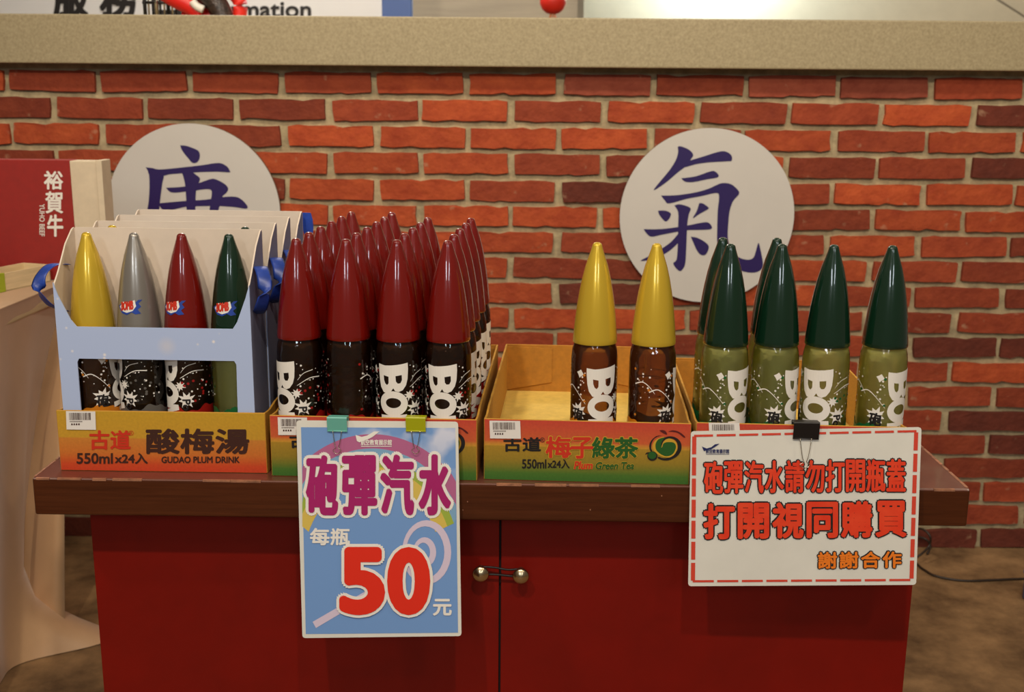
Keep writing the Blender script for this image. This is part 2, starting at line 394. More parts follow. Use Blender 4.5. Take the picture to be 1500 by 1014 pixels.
# the rest of the brickwork, outside the frame, as one part
bm = nb(); R = random.Random(5); ks = list(VAR)
for r_ in range(len(ROWS)):
    zc = 1.3195-r_*PITCH-.03; x0 = -1.627+(0 if r_ % 2 == 0 else .1178)-.2445
    for i in list(range(-2, 0))+list(range(15, 18)):
        x = x0+i*.2445+.1222
        if x-.12 < -2.3 or x+.12 > 2.5: continue
        k_ = R.randrange(len(ks)); t = bmesh.new(); t.from_mesh(R.choice(VAR[ks[k_]])); bmesh.ops.translate(t, vec=(x, WY, zc), verts=t.verts)
        for f in t.faces: f.material_index = k_
        me = bpy.data.meshes.new('tmp'); t.to_mesh(me); t.free(); bm.from_mesh(me); bpy.data.meshes.remove(me)
tag(obj('brick', bm, [TONES[k_] for k_ in ks], wall), None, kind='stuff')
# stone ledge on the wall
struct(obj('trim_1', bx((-2.35, 2.985, 1.3325), (2.55, 3.40, 1.456), .004, 2), M['stone']))
# the room beyond the ledge
struct(obj('wall_far', bx((-4.6, 6.0, .0), (4.8, 6.1, 3.2)), M['paint']))
struct(obj('floor_far', bx((-4.6, 3.3, -.05), (4.8, 6.1, 0)), M['floor']))
struct(obj('ceiling', bx((-4.6, 3.45, 3.1), (4.8, 6.1, 3.2)), M['ceil']))
# ------------------------------------------------------------------ counter
YC = 1.5555
XL, XR = -.724, .6516; CL, CR, CS = -.667, .603, -.035; YB = YC+.57
cab = thing('display_cabinet', 'dark red two-door display cabinet with a thick dark brown top', 'cabinet', ((XL+XR)/2, (YC+YB)/2, 0))
cx, cy = (XL+XR)/2, (YC+YB)/2
def cb_(bm): bmesh.ops.translate(bm, vec=(-cx, -cy, 0), verts=bm.verts); return bm
top = obj('top', cb_(bx((XL, YC, TZ-.0575), (XR, YB, TZ), .004, 3)), [M['counter'], M['ctop']], cab)
for p in top.data.polygons:
    if p.normal.z > .7: p.material_index = 1
# worn pale nosing along the front and right edges
bm = nb()
R = random.Random(3)
x = XL+.006
while x < XR-.01:
    l = R.uniform(.01, .05)
    if R.random() < .62: box(bm, (x, YC-.0004, TZ-.0022-R.uniform(0, .0010)), (min(x+l, XR-.006), YC+.0035, TZ+.0003))
    x += l+R.uniform(0, .02)
y = YC+.01
while y < YC+.3:
    l = R.uniform(.02, .05); box(bm, (XR-.004, y, TZ-.003), (XR+.0004, y+l, TZ+.0003)); box(bm, (XL-.0004, y, TZ-.003), (XL+.003, y+l, TZ+.0003)); y += l+R.uniform(.0, .012)
for _ in range(12):
    xx = R.uniform(XL+.05, XR-.03); zz = R.uniform(TZ-.05, TZ-.015); s = R.uniform(.001, .0025)
    box(bm, (xx, YC-.0003, zz), (xx+s, YC+.001, zz+s*1.4))
tag(obj('worn_edging', cb_(bm), M['scuff'], cab), 'chipped pale wear marks along the edge', kind='stuff')
YF = YC+.06
obj('body', cb_(bx((CL, YF+.018, .0), (CR, YB-.04, TZ-.0575), .001, 1)), M['red'], cab)
bm = nb(); box(bm, (CS-.0016, YF+.006, .02), (CS+.0016, YF+.0185, TZ-.0577)); obj('door_gap', cb_(bm), M['gap'], cab)
for s in (0, 1):
    a, b_ = ((CL, CS-.0016), (CS+.0016, CR))[s]
    d = obj('door', cb_(bx((a, YF, .03), (b_, YF+.0175, TZ-.0577), .0012, 2)), M['red'], cab)
    kx = at(705, 841, YF).x if s == 0 else at(763, 844, YF).x
    kz = at(705, 841, YF-.02).z if s == 0 else at(763, 844, YF-.02).z
    k = lathe([(.0001, 0), (.006, 0), (.0045, .004), (.0045, .014), (.009, .016), (.0125, .019), (.0128, .0215), (.011, .0235), (.004, .0268), (0, .0275)], 28)
    bmesh.ops.rotate(k, cent=(0, 0, 0), matrix=Matrix.Rotation(PI/2, 3, 'X'), verts=k.verts)
    bmesh.ops.translate(k, vec=(kx, YF, kz), verts=k.verts)
    ko = obj('knob', cb_(k), M['steel'], d, True); tag(ko, 'round conical brushed metal knob')
    if s == 0: K0 = (kx, kz)
    else: K1 = (kx, kz)
bm = nb(); yy = YF-.009
pts = [(K0[0]-.006, yy, K0[1]), (K0[0], yy, K0[1]+.0062), (K0[0]+.02, yy-.001, K0[1]+.0065), (K1[0]-.02, yy-.001, K1[1]+.0055), (K1[0], yy, K1[1]+.0062), (K1[0]+.006, yy, K1[1]), (K1[0], yy, K1[1]-.0062), (K0[0]+.02, yy-.001, K0[1]-.005), (K0[0], yy, K0[1]-.0062), (K0[0]-.006, yy, K0[1])]
tube(bm, smooth_path(pts, 5), .0016, 6)
tag(obj('elastic_band', bm, M['black'], None, True), 'thin black band looped round both cabinet door knobs', 'band')

# ------------------------------------------------------------------ bottles
BD = .034
CAPP = [(0, .352), (.003, .3518), (.0055, .3503), (.0068, .3482), (.0074, .3455), (.0082, .3425), (.0105, .335), (.0158, .3185), (.0206, .2985), (.0242, .2790), (.0272, .2590), (.0296, .2380), (.0314, .2180), (.0322, .2085), (.0325, .2025), (.0322, .2014), (.0300, .2014), (.0300, .204), (0, .204)]
CAPP = [(r, z if z < .21 else .2014+(z-.2014)*.969) for r, z in CAPP]
BODY = [(0, .006), (.022, .003), (.0300, 0), (.0330, .004), (.0340, .012), (.0340, .172), (.0338, .180), (.0328, .190), (.0305, .199), (.0290, .2035)]
LIQ = [(0, .0075), (.021, .0045), (.0292, .0015), (.0321, .005), (.0331, .0125), (.0331, .1715), (.0329, .179), (.0319, .189), (.0300, .1965), (0, .1965)]
def rad(z, prof=BODY):
    P = sorted([(b, a) for a, b in prof]); 
    for (z0, r0), (z1, r1) in zip(P, P[1:]):
        if z0 <= z <= z1 and z1 > z0: return r0+(r1-r0)*(z-z0)/(z1-z0)
    return P[-1][1]
capr = lambda z: rad(z, CAPP[:15])
def wrap(bm, rf, eps, zc=None):
    """bend a flat mesh (x = arc length, y = height z, z = layer) round a bottle, front at -Y"""
    xs = [v.co.x for v in bm.verts]
    if xs:
        k = math.floor(min(xs)/.004)*.004
        while k < max(xs):
            bmesh.ops.bisect_plane(bm, geom=bm.verts[:]+bm.edges[:]+bm.faces[:], plane_co=(k, 0, 0), plane_no=(1, 0, 0)); k += .004
    if zc:
        k = zc[0]
        while k < zc[1]:
            bmesh.ops.bisect_plane(bm, geom=bm.verts[:]+bm.edges[:]+bm.faces[:], plane_co=(0, k, 0), plane_no=(0, 1, 0)); k += .006
    for v in bm.verts:
        a = v.co.x/.034-PI/2; r = rf(v.co.y)+eps+v.co.z
        v.co = Vector((r*math.cos(a), r*math.sin(a), v.co.y))
def star(cx, cy, r1, r0, n, seed=0):
    R = random.Random(seed); return [(cx+(r1*R.uniform(.8, 1.15) if i % 2 == 0 else r0)*math.cos(PI*i/n+.2), cy+(r1*R.uniform(.8, 1.15) if i % 2 == 0 else r0)*math.sin(PI*i/n+.2)) for i in range(2*n)]
def ell(cx, cy, rx, ry, n=28): return [(cx+rx*math.cos(2*PI*i/n), cy+ry*math.sin(2*PI*i/n)) for i in range(n)]
def band_arc(pts, w): 
    P = smooth_path([(a, b, 0) for a, b in pts], 5); up, dn = [], []
    for i, p in enumerate(P):
        d = (P[min(i+1, len(P)-1)]-P[max(i-1, 0)]).normalized(); k = w*(1-.75*i/len(P))
        up.append((p.x-d.y*k, p.y+d.x*k)); dn.append((p.x+d.y*k, p.y-d.x*k))
    return up+dn[::-1]
Z0 = .170
def Y_(y): return Z0-y*.00102
def label_mesh(seed):
    R = random.Random(seed); bm = nb()
    def pl(loops, h=0, mi=0): poly_holes(bm, [[(x/1000, Y_(y)) for x, y in l] for l in loops], lambda a, c: (a, c, h), mi)
    def sm(l, n=3): return [(p.x, p.y) for p in smooth_path([(a, b, 0) for a, b in l], n)]
    # coloured swell round the bottom
    N_ = 60; lo = [(-106.8+213.6*i/N_, 122) for i in range(N_+1)]; hi = [(-106.8+213.6*i/N_, 80-4*math.sin(i*.42)-2*math.sin(i*1.1)) for i in range(N_+1)]
    pl([lo+hi[::-1]], -.0001, 2)
    pl([[(-23, 1), (-11, 2.5), (0, 1.5), (12, 0), (23, -2), (23.4, 8), (22.5, 22), (20, 31), (15, 38), (9, 40.5), (4, 39), (1.5, 35), (-2, 40), (-8, 43.5), (-14, 42), (-19, 35), (-21.5, 25), (-23, 10)],
        [(5, 17), (14, 15.5), (14.2, 23), (12, 27.5), (8, 28), (5.5, 25)], [(-13.5, 17), (-5.5, 18.5), (-5.5, 28), (-8, 31), (-11, 29), (-13, 24)]])
    pl([ell(1, 58, 21.5, 18.5), ell(1, 57, 11.5, 7.5, 20)], .00002)
    pl([[(-19, 76), (21, 74), (22, 82), (2, 88), (22, 94), (22, 102), (-19, 104), (-19, 97), (6, 96), (-8, 91), (-8, 86), (6, 81), (-19, 84)]], .00004)
    pl([star(-36, 66, 15, 8, 9, 1)], 0); pl([star(25, 46, 8.5, 4, 8, 2)], .00003); pl([star(34, 67, 14, 7, 9, 3)], 0)
    for k, (x0, x1) in enumerate(((-44, -28),)):
        V, T = glyphs('砲'); stamp(bm, [((x0+(x1-x0)*a)/1000, Y_(80-18*c)) for a, c in V], T, lambda a, c, h: (a, c, h), .0002, .0008, 6, 1)
    V, T = glyphs('Po'); stamp(bm, [((28+11*c)/1000, Y_(66+16*a)) for a, c in V], T, lambda a, c, h: (a, c, h), .0002, .0006, 6, 1)
    pl([band_arc([(-62, 34), (-50, 30), (-38, 38), (-24, 54)], .9)]); pl([band_arc([(50, 12), (36, 16), (27, 26)], .6)]); pl([band_arc([(62, 24), (44, 24), (26, 34)], .9)])
    pl([band_arc([(-84, 24), (-72, 20), (-62, 26), (-54, 36)], .9)])
    pl([star(-33, 10, 6, 4, 4, 5)], 0)
    for _ in range(92):
        x = R.choice((R.uniform(-86, -25), R.uniform(25, 80))); y = R.uniform(-4, 70)
        r = R.choice((.55, .7, .8, 1.0, 1.5)); mi = 0 if R.random() < .84 else 2
        if mi == 2: r = 2.0
        pl([ell(x, y, r, r, 8)], .00006+_*2e-7, mi)
    wrap(bm, rad, .0005)
    me = bpy.data.meshes.new('label_print'); bm.to_mesh(me); bm.free(); return me
# clear plastic shell and tinted drink
m, nt, b, N, L = nodes('clear_plastic'); N.remove(b); out = N['Material Output']
tr = N.new('ShaderNodeBsdfTransparent'); gl = N.new('ShaderNodeBsdfGlossy'); gl.inputs['Roughness'].default_value = .03
fr = N.new('ShaderNodeFresnel'); fr.inputs[0].default_value = 1.6; mx = N.new('ShaderNodeMixShader')
tc = N.new('ShaderNodeTexCoord'); nn = N.new('ShaderNodeTexNoise'); nn.inputs['Scale'].default_value = 70; L.new(tc.outputs['Object'], nn.inputs['Vector'])
bp = N.new('ShaderNodeBump'); bp.inputs['Strength'].default_value = .5; bp.inputs['Distance'].default_value = .002; L.new(nn.outputs['Fac'], bp.inputs['Height'])
L.new(bp.outputs[0], gl.inputs['Normal']); L.new(bp.outputs[0], fr.inputs['Normal'])
tr.inputs[0].default_value = (.93, .93, .90, 1)
L.new(fr.outputs[0], mx.inputs[0]); L.new(tr.outputs[0], mx.inputs[1]); L.new(gl.outputs[0], mx.inputs[2]); L.new(mx.outputs[0], out.inputs[0]); M['pet'] = m
def drink(name, c, body, k, rough=0):
    """tinted drink: clear glassy liquid with a share of cloudy scattering"""
    m, nt, b, N, L = nodes(name); N.remove(b); g = N.new('ShaderNodeBsdfGlass'); g.inputs['IOR'].default_value = 1.30
    g.inputs['Color'].default_value = c; g.inputs['Roughness'].default_value = rough
    t = N.new('ShaderNodeBsdfTranslucent'); t.inputs[0].default_value = rgb(*body); d = N.new('ShaderNodeBsdfDiffuse'); d.inputs[0].default_value = rgb(*body)
    a = N.new('ShaderNodeMixShader'); a.inputs[0].default_value = .5; L.new(t.outputs[0], a.inputs[1]); L.new(d.outputs[0], a.inputs[2])
    x = N.new('ShaderNodeMixShader'); x.inputs[0].default_value = k; L.new(g.outputs[0], x.inputs[1]); L.new(a.outputs[0], x.inputs[2])
    L.new(x.outputs[0], N['Material Output'].inputs[0]); return m
KINDS = {'red': ((108, 12, 5), 0, .22, drink('dark_plum_drink', (.62, .32, .17, 1), (124, 76, 46), .46), (150, 16, 12)),
         'yellow': ((206, 172, 52), .35, .24, drink('brown_plum_drink', (.80, .54, .32, 1), (166, 108, 64), .38), (196, 116, 18)),
         'green': ((8, 38, 22), 0, .22, drink('pale_green_tea', (.98, .98, .76, 1), (255, 252, 160), .66), (22, 92, 44)),
         'silver': ((150, 144, 136), .6, .28, drink('brown_drink', (.5, .36, .24, 1), (110, 84, 60), .45), (90, 86, 80))}
cap_me = lathe(CAPP[:], 48); body_bm = lathe(BODY, 48); liq_bm = lathe(LIQ, 40)
PROTO = {}
def bottle_proto(k):
    c, metal, rough, dr, acc = KINDS[k]
    cm = mat(k+'_glossy_cap_plastic', c, rough, metal, spec=.3, coat=1.0 if metal == 0 else .5)
    am = mat(k+'_label_ink', acc, .4)
    t = thing('bullet_bottle', 'bullet bottle', 'bottle', (0, 0, 0))
    o = obj('cap', cap_me.copy(), cm, t, True); tag(o, 'glossy pointed %s cap' % k)
    obj('body', body_bm.copy(), M['pet'], t, True); obj('liquid', liq_bm.copy(), dr, t, True)
    link('label_print', label_mesh(4), [M['white'], M['ink'], am], t)
    PROTO[k] = [t, False]
def bottle(k, loc, rz, label, group=None, tilt=None):
    if k not in PROTO: bottle_proto(k)
    t, used = PROTO[k]
    if not used: o = t; PROTO[k][1] = True; o.location = loc; o.rotation_euler = (0, 0, rz); o['label'] = label; o['group'] = group or 'bottles'
    else: o = copy_tree(t, loc, rz, label, group or 'bottles')
    if tilt: o.rotation_euler = (tilt[0], tilt[1], rz)
    return o
D = math.radians

# ------------------------------------------------------------------ cardboard trays
TH_, T3 = .094, .003
def tray(name, label, P0, P1, depth, frontmat, group='cardboard trays on the counter', flap=False):
    P0, P1 = Vector(P0), Vector(P1); wd = (P1-P0).length; rz = math.atan2(P1.y-P0.y, P1.x-P0.x)
    t = thing('cardboard_tray', label, 'box', (P0.x, P0.y, TZ), rz, group)
    obj('base', bx((.001, .001, .0003), (wd-.001, depth-.001, .0035)), M['kraftpale'], t)
    fp = obj('front_panel', bx((0, 0, .0003), (wd, T3, TH_), .0008, 1), [M['kraft'], frontmat], t)
    for p in fp.data.polygons:
        if p.normal.y < -.8: p.material_index = 1
    obj('back_panel', bx((0, depth-T3, .0003), (wd, depth, TH_), .0008, 1), M['kraftin'], t)
    for a in (0, wd-T3):
        # top edge of the side dips a little behind the front corner
        pr = [(a, T3, .0003), (a, depth-T3, .0003), (a, depth-T3, TH_), (a, .07, TH_-.001), (a, .035, TH_-.004), (a, .012, TH_-.002), (a, T3, TH_)]
        obj('side_panel', prism(nb(), pr, (T3, 0, 0)), M['kraft'], t)
    # folded corner flaps glued inside the end walls
    for a, b_ in ((T3, .088), (wd-.088, wd-T3)):
        q = [(a, depth-.0034, .006 if a < .1 else .022), (b_, depth-.0034, .022 if a < .1 else .006), (b_, depth-.0034, TH_-.006), (a, depth-.0034, TH_-.004)]
        obj('corner_flap', prism(nb(), q, (0, -.0022, 0)), M['kraftin'], t)
    return t, wd, rz
def fface(t, rz):
    """front face of a tray as a printing plane whose local frame equals the tray's own"""
    return Face((t.location.x, t.location.y, TZ), (math.cos(rz), math.sin(rz), 0), (math.sin(rz), -math.cos(rz), 0))
def print_on(t, F_, draw, mats, name, z=.0006, lab=None):
    bm = nb(); draw(bm, F_, z)
    # plane-local (u, v, n) -> tray-local (x, z, -y)
    for v in bm.verts: v.co = Vector((v.co.x, -v.co.z, v.co.y))
    o = obj(name, bm, mats, t, 'keep')
    for p in o.data.polygons: p.use_smooth = False
    if lab: o['label'] = lab
    return o
def sticker(t, F_, b, seed):
    x0, y0, x1, y1 = b
    o = print_on(t, F_, lambda bm, f, z: f.poly(bm, [[(x0, y0), (x1, y0+.5), (x1+1, y1+.5), (x0+1, y1)]], z), M['sticker'], 'price_sticker', .0012, 'white barcode sticker')
    def bars(bm, f, z):
        R = random.Random(seed); x = x0+5; e = x1-8
        while x < e:
            w_ = R.choice((.5, .8, 1.2)); f.poly(bm, [[(x, y0+2.5), (x+w_, y0+2.5), (x+w_+.3, y0+13), (x+.3, y0+13)]], z); x += w_+R.choice((.6, .8, 1.1))
        x = x0+6
        while x < x0+24: f.rect(bm, (x, y0+14.5, x+1, y0+16), z); x += 1.7
        x = x0+8
        for k in range(4): f.rect(bm, (x, y0+18, x+2, y0+20.5), z); x += 3.4
    b_ = print_on(o, F_, bars, M['inkbrown'], 'barcode', .0016)
TD = .50
tL, wL, rL = tray('t', 'yellow and orange cardboard tray under the pale blue bottle cartons', (-.6950, 1.5905, 0), (-.3835, 1.5880, 0), TD-.02, M['yel_t'])
tR, wR, rR = tray('t', 'full cardboard tray packed with dark red capped bottles', (-.3745, 1.5775, 0), (-.0690, 1.5665, 0), TD, M['red_t'])
tY, wY, rY = tray('t', 'nearly empty orange and green cardboard tray holding two yellow capped bottles', (-.0590, 1.5736, 0), (.2420, 1.5600, 0), TD, M['red_t'])
pg0 = atz(1012, 711, TZ)
tG, wG, rG = tray('t', 'cardboard tray behind the white sign holding green capped bottles', (.2500, 1.5660, 0), (.5510, 1.5540, 0), TD-.09, M['red_t'])
for t, d_ in ((tL, TD-.02), (tR, TD), (tY, TD), (tG, TD-.06)):
    pass
# pale paper lining on the empty tray's floor, seen behind the front panel
obj('floor_flap', bx((.006, .16, .0036), (wY-.006, TD-.05, .0052)), M['kraftpale'], tY)
FL, FR, FY, FG = fface(tL, rL), fface(tR, rR), fface(tY, rY), fface(tG, rG)
def draw_left(bm, f, z):
    f.text(bm, '古道', (132, 631, 191, 658), z, .0009, mi=0); f.text(bm, '®', (188, 631, 196, 638), z, 0, mi=0)
    f.text(bm, '酸梅湯', (215, 629, 364, 664), z, .0014, mi=1); f.text(bm, '550ml', (113, 664, 165, 679), z, .0006, mi=1); f.text(bm, 'x24入', (169, 664, 216, 679), z, .0006, mi=1)
    f.text(bm, 'GUDAO PLUM DRINK', (237, 669, 351, 678), z, .0004, mi=1)
print_on(tL, FL, draw_left, [M['inkred'], M['inkbrown']], 'printed_lettering')
sticker(tL, FL, (97, 602, 140, 629), 1)
def plum(bm, f, z):
    S = lambda x, y: (930+x/14.49, 620+y/14.49)
    def c(l, n=4, closed=False): return [S(p.x, p.y) for p in smooth_path([(a, b, 0) for a, b in l], n)]
    f.poly(bm, [c([(600, 290), (480, 330), (390, 420), (380, 520), (430, 620), (560, 700), (700, 730), (800, 700), (880, 600), (900, 480), (860, 380), (740, 320), (600, 290)])[:-1]], z, 2)
    f.poly(bm, [c([(620, 300), (500, 340), (440, 440), (450, 560), (540, 650), (660, 700), (780, 670), (850, 580), (870, 480), (820, 410), (700, 400), (640, 410), (600, 440), (580, 500), (560, 510), (590, 380), (680, 300), (620, 300)])[:-1]], z+1e-4, 1)
    f.poly(bm, [c([(560, 510), (560, 420), (610, 330), (700, 280), (820, 285), (920, 340), (980, 430), (985, 550), (930, 660), (830, 740), (700, 785), (580, 780), (490, 740), (500, 710), (600, 740), (720, 730), (820, 680), (890, 590), (910, 480), (880, 390), (810, 330), (700, 325), (620, 370), (580, 440), (560, 510)])[:-1]], z+2e-4, 0)
    f.poly(bm, [c([(600, 262), (480, 265), (380, 330), (315, 430), (310, 540), (340, 600), (370, 600), (345, 520), (360, 410), (420, 320), (510, 272), (600, 262)])[:-1]], z+1e-4, 0)
    f.poly(bm, [[S(370+110*math.cos(a*.3), 695+100*math.sin(a*.3)) for a in range(21)]], z+3e-4, 0)
    f.poly(bm, [[S(365+88*math.cos(a*.3), 680+78*math.sin(a*.3)) for a in range(21)]], z+4e-4, 1)
    f.poly(bm, [c([(220, 660), (250, 620), (310, 620), (260, 650), (220, 660)])[:-1]], z+3e-4, 0)
    f.poly(bm, [c([(515, 150), (600, 145), (660, 180), (680, 240), (600, 210), (515, 150)])[:-1]], z+1e-4, 3)
    f.poly(bm, [c([(705, 180), (800, 150), (920, 175), (1020, 240), (1070, 300), (1020, 290), (920, 210), (800, 180), (705, 180)])[:-1]], z+1e-4, 3)
def draw_tea(bm, f, z, dx=0, dy=0):
    f.text(bm, '古道', (738, 641, 792, 661), z, .0007, mi=0); f.text(bm, '®', (791, 641, 798, 648), z, 0, mi=0)
    for s, b_, mi in (('梅', (800, 640, 836, 670), 4), ('子', (837, 641, 868, 671), 4), ('綠', (868, 641, 900, 671), 1), ('茶', (901, 641, 934, 671), 1)):
        f.text(bm, s, b_, z, .0021, mi=2, n=10); f.text(bm, s, b_, z+4e-4, .0010, mi=mi)
    f.text(bm, '550ml', (765, 673, 800, 686), z, .0004, mi=0); f.text(bm, 'x24入', (802.5, 673, 834, 686), z, .0004, mi=0)
    f.text(bm, 'Plum', (842, 676, 868, 687), z, .0010, mi=2, shear=2); f.text(bm, 'Plum', (842, 676, 868, 687), z+3e-4, .0005, mi=4, shear=2)
    f.text(bm, 'Green Tea', (873, 677, 929, 687), z, .0010, mi=2, shear=2); f.text(bm, 'Green Tea', (873, 677, 929, 687), z+3e-4, .0005, mi=1, shear=2)
    plum(bm, f, z)
TM = [M['ink'], M['inkgreen'], M['inkyellow'], mat('dark_red_ink', (84, 14, 12), .5), M['inkred']]
pY = print_on(tY, FY, draw_tea, TM, 'printed_lettering')
for t in (tR, tG):
    c = pY.copy(); COL.objects.link(c); c.parent = t
sticker(tY, FY, (717, 616, 762, 642), 2); sticker(tR, FR, (407, 611, 450, 637), 3); sticker(tG, FG, (1038, 619, 1083, 640), 4)

# dark red bottles: four files of six, the two farthest right places empty
ca, sa = math.cos(.0812), math.sin(.0812)
RX = [-.3297, -.2557, -.1817, -.1077]
fx = ['leftmost file', 'second file from the left', 'third file from the left', 'rightmost file']
fy = ['front row', 'second row', 'third row', 'fourth row', 'fifth row', 'back row']
frz = [-42, 178, -10, -14]
R = random.Random(11)
REDTIP = [[(433.7, 353.5), (448.4, 342), (467.3, 334), (484.2, 326.5), (500.5, 320), (517.8, 313.5)], [(508.6, 353.5), (516.8, 345), (532, 336), (546.8, 328), (558.5, 321.6), (573, 315)],
          [(582, 355), (598, 344.7), (613.9, 336.6), (622, 328.4), (634, 322)], [(658.5, 354.5), (667.6, 345.4), (684.5, 337), (690.4, 329), (695, 322.6)]]
for i in range(4):
    for j in range(6 if i < 2 else 5):
        u, v_ = .0425+i*.0735, .0380+j*.0740
        c_, s_ = math.cos(rR), math.sin(rR); sk = .010*v_/.4
        x = tR.location.x+u*c_-v_*s_+sk-.004; y = tR.location.y+u*s_+v_*c_
        x += R.uniform(-.0012, .0012); tz = TZ+.0036
        rz = D(frz[i]) if j == 0 else D(R.uniform(-60, 200) if i < 3 else R.uniform(30, 75))
        bottle('red', (x, y, tz), rz, 'red capped bottle, %s, %s of the packed tray' % (fx[i], fy[j]), 'dark red capped bottles in the tray')
tz = TZ+.0036
def tipz(px, py): p = atz(px, py, tz+.352); return (p.x, p.y+.003, tz)
p = tipz(878, 356); bottle('yellow', (p[0], 1.602, tz), D(17), 'yellow capped bottle with white letters facing front, left of the two', 'yellow capped bottles in the nearly empty tray')
p = tipz(970, 360); bottle('yellow', (p[0], 1.598, tz), D(92), 'yellow capped bottle turned sideways, beside the green bottles', 'yellow capped bottles in the nearly empty tray')
for (px, py, yy, rz, lb) in ((1071, 359.7, 1.6, 37, 'green capped bottle at front left of its tray, letters turned right'), (1146.8, 359, 1.604, 52, 'second green capped bottle from the left in the front row'),
                         (1223, 360, 1.602, -35, 'green capped bottle behind the black clip, letters turned left'), (1309, 360.6, 1.600, 35, 'rightmost green capped bottle, standing apart at the tray end'),
                         (1059.6, 349, 1.672, 60, 'green capped bottle half hidden behind the leftmost green one'), (1139, 350.5, 1.674, 20, 'green capped bottle half hidden behind the second green one')):
    p = tipz(px, py); s = yy/p[1]; bottle('green', (p[0]*s, yy, tz), D(rz), lb, 'green capped bottles in the tray')

# ------------------------------------------------------------------ pale blue bottle cartons on the left tray
CW, CDp, CHt = .288, .086, .3515
def carton(loc, rz, label, first=None):
    if first: return copy_tree(first, loc, rz, label)
    t = thing('bottle_carton', label, 'carton', loc, rz, 'pale blue four-bottle cartons')
    T2 = .0022
    hz = lambda z: z
    outer = [(0, 0), (CW, 0), (CW, .281), (CW-.006, .262), (CW-.020, .226), (CW-.027, .2155), (.030, .2155), (.022, .226), (.006, .262), (0, .281)]
    hole = [(.027, .05), (CW-.026, .05), (CW-.024, .162), (CW-.027, .1675), (.030, .1675), (.027, .162)]
    bm = nb(); poly_holes(bm, [outer, hole], lambda a, c: (a, 0, c), 0, (0, T2, 0))
    o = obj('front_panel', bm, [M['snow'], M['carton_in']], t); tag(o, 'pale blue front with snow specks and a cut-out window')
    for p in o.data.polygons:
        if p.normal.y > .8: p.material_index = 1
    bm = nb(); prism(bm, [(0, CDp-T2, 0), (CW, CDp-T2, 0), (CW, CDp-T2, CHt-.003), (CW-.004, CDp-T2, CHt), (.004, CDp-T2, CHt), (0, CDp-T2, CHt-.003)], (0, T2, 0))
    o = obj('back_panel', bm, [M['carton_in'], M['snow']], t)
    for p in o.data.polygons:
        if p.normal.y > .8: p.material_index = 1
    for a in (0, CW-T2):
        side = [(a, T2, 0), (a, CDp-T2, 0), (a, CDp-T2, CHt), (a, CDp-.010, CHt-.002), (a, .05, .331), (a, .018, .294), (a, T2, .279)]
        bm = nb(); prism(bm, side, (T2, 0, 0)); o = obj('side_panel', bm, [M['carton_in'], M['carton_side']], t)
        for p in o.data.polygons:
            if (p.normal.x < -.8 and a == 0) or (p.normal.x > .8 and a > 0): p.material_index = 1
    obj('bottom', bx((T2, T2, .0), (CW-T2, CDp-T2, .002)), M['carton_in'], t)
    # satin ribbon handle knotted through both sides
    for s, X in ((-1, 0), (1, CW)):
        p_ = [(X+s*.001, .052, .300), (X+s*.012, .026, .302), (X+s*.021, .008, .288), (X+s*.021, .002, .266), (X+s*.012, .014, .244), (X+s*.001, .036, .232)]
        bm = nb(); tube(bm, smooth_path(p_, 5), [.0105]*26, 8, flat=.0009); o = obj('ribbon_loop', bm, M['blue'], t, True)
        tag(o, 'bright blue satin ribbon handle')
    return t
cz = TZ+.0036
names = ['front pale blue carton, its four bottles showing through the window', 'second pale blue carton, right behind the front one', 'third pale blue carton from the front', 'rearmost pale blue carton nearest the brick wall']
c0 = carton((-.6880, 1.6000, cz), D(-1.2), names[0])
PX = [(-.6880, 1.6000)]
for k, (x, y) in enumerate(((-.6850, 1.688), (-.6820, 1.776), (-.6790, 1.864))):
    carton((x, y, cz), D(-1.0-.2*k), names[k+1], c0)
# long blue ribbon end standing over the rearmost carton's corner
bm = nb(); prism(bm, [tuple(at(x_, y_, 1.955)) for x_, y_ in ((432, 314), (444, 311.5), (455, 312), (458, 322), (459, 334), (457, 352), (449, 356), (446, 344), (441, 330))], (0, .0015, 0))
tag(obj('ribbon', bm, M['blue']), 'loose blue ribbon end over the rearmost carton corner', 'ribbon')
bz = cz+.0022
def inc(u, v): a = D(-1.2); return (-.6880+u*math.cos(a)-v*math.sin(a), 1.6000+u*math.sin(a)+v*math.cos(a), bz)
for k, (c_, u, rz, lb) in enumerate((('yellow', .0370, 92, 'yellow capped bottle at the left end of the front carton'), ('silver', .108, -75, 'silver capped bottle in the front carton'),
                       ('red', .179, -50, 'red capped bottle in the front carton, between silver and green'), ('green', .2495, 178, 'green capped bottle at the right end of the front carton'))):
    bottle(c_, inc(u, .0430), D(rz), lb, 'bottles in the front carton')
bottle('yellow', (-.6850+.041, 1.688+.043, bz), D(40), 'yellow capped bottle in the second carton, only its tip showing', 'bottles in the second carton')
bottle('green', (-.6850+.2495, 1.688+.039, bz), D(120), 'green capped bottle in the second carton, only its tip showing', 'bottles in the second carton')
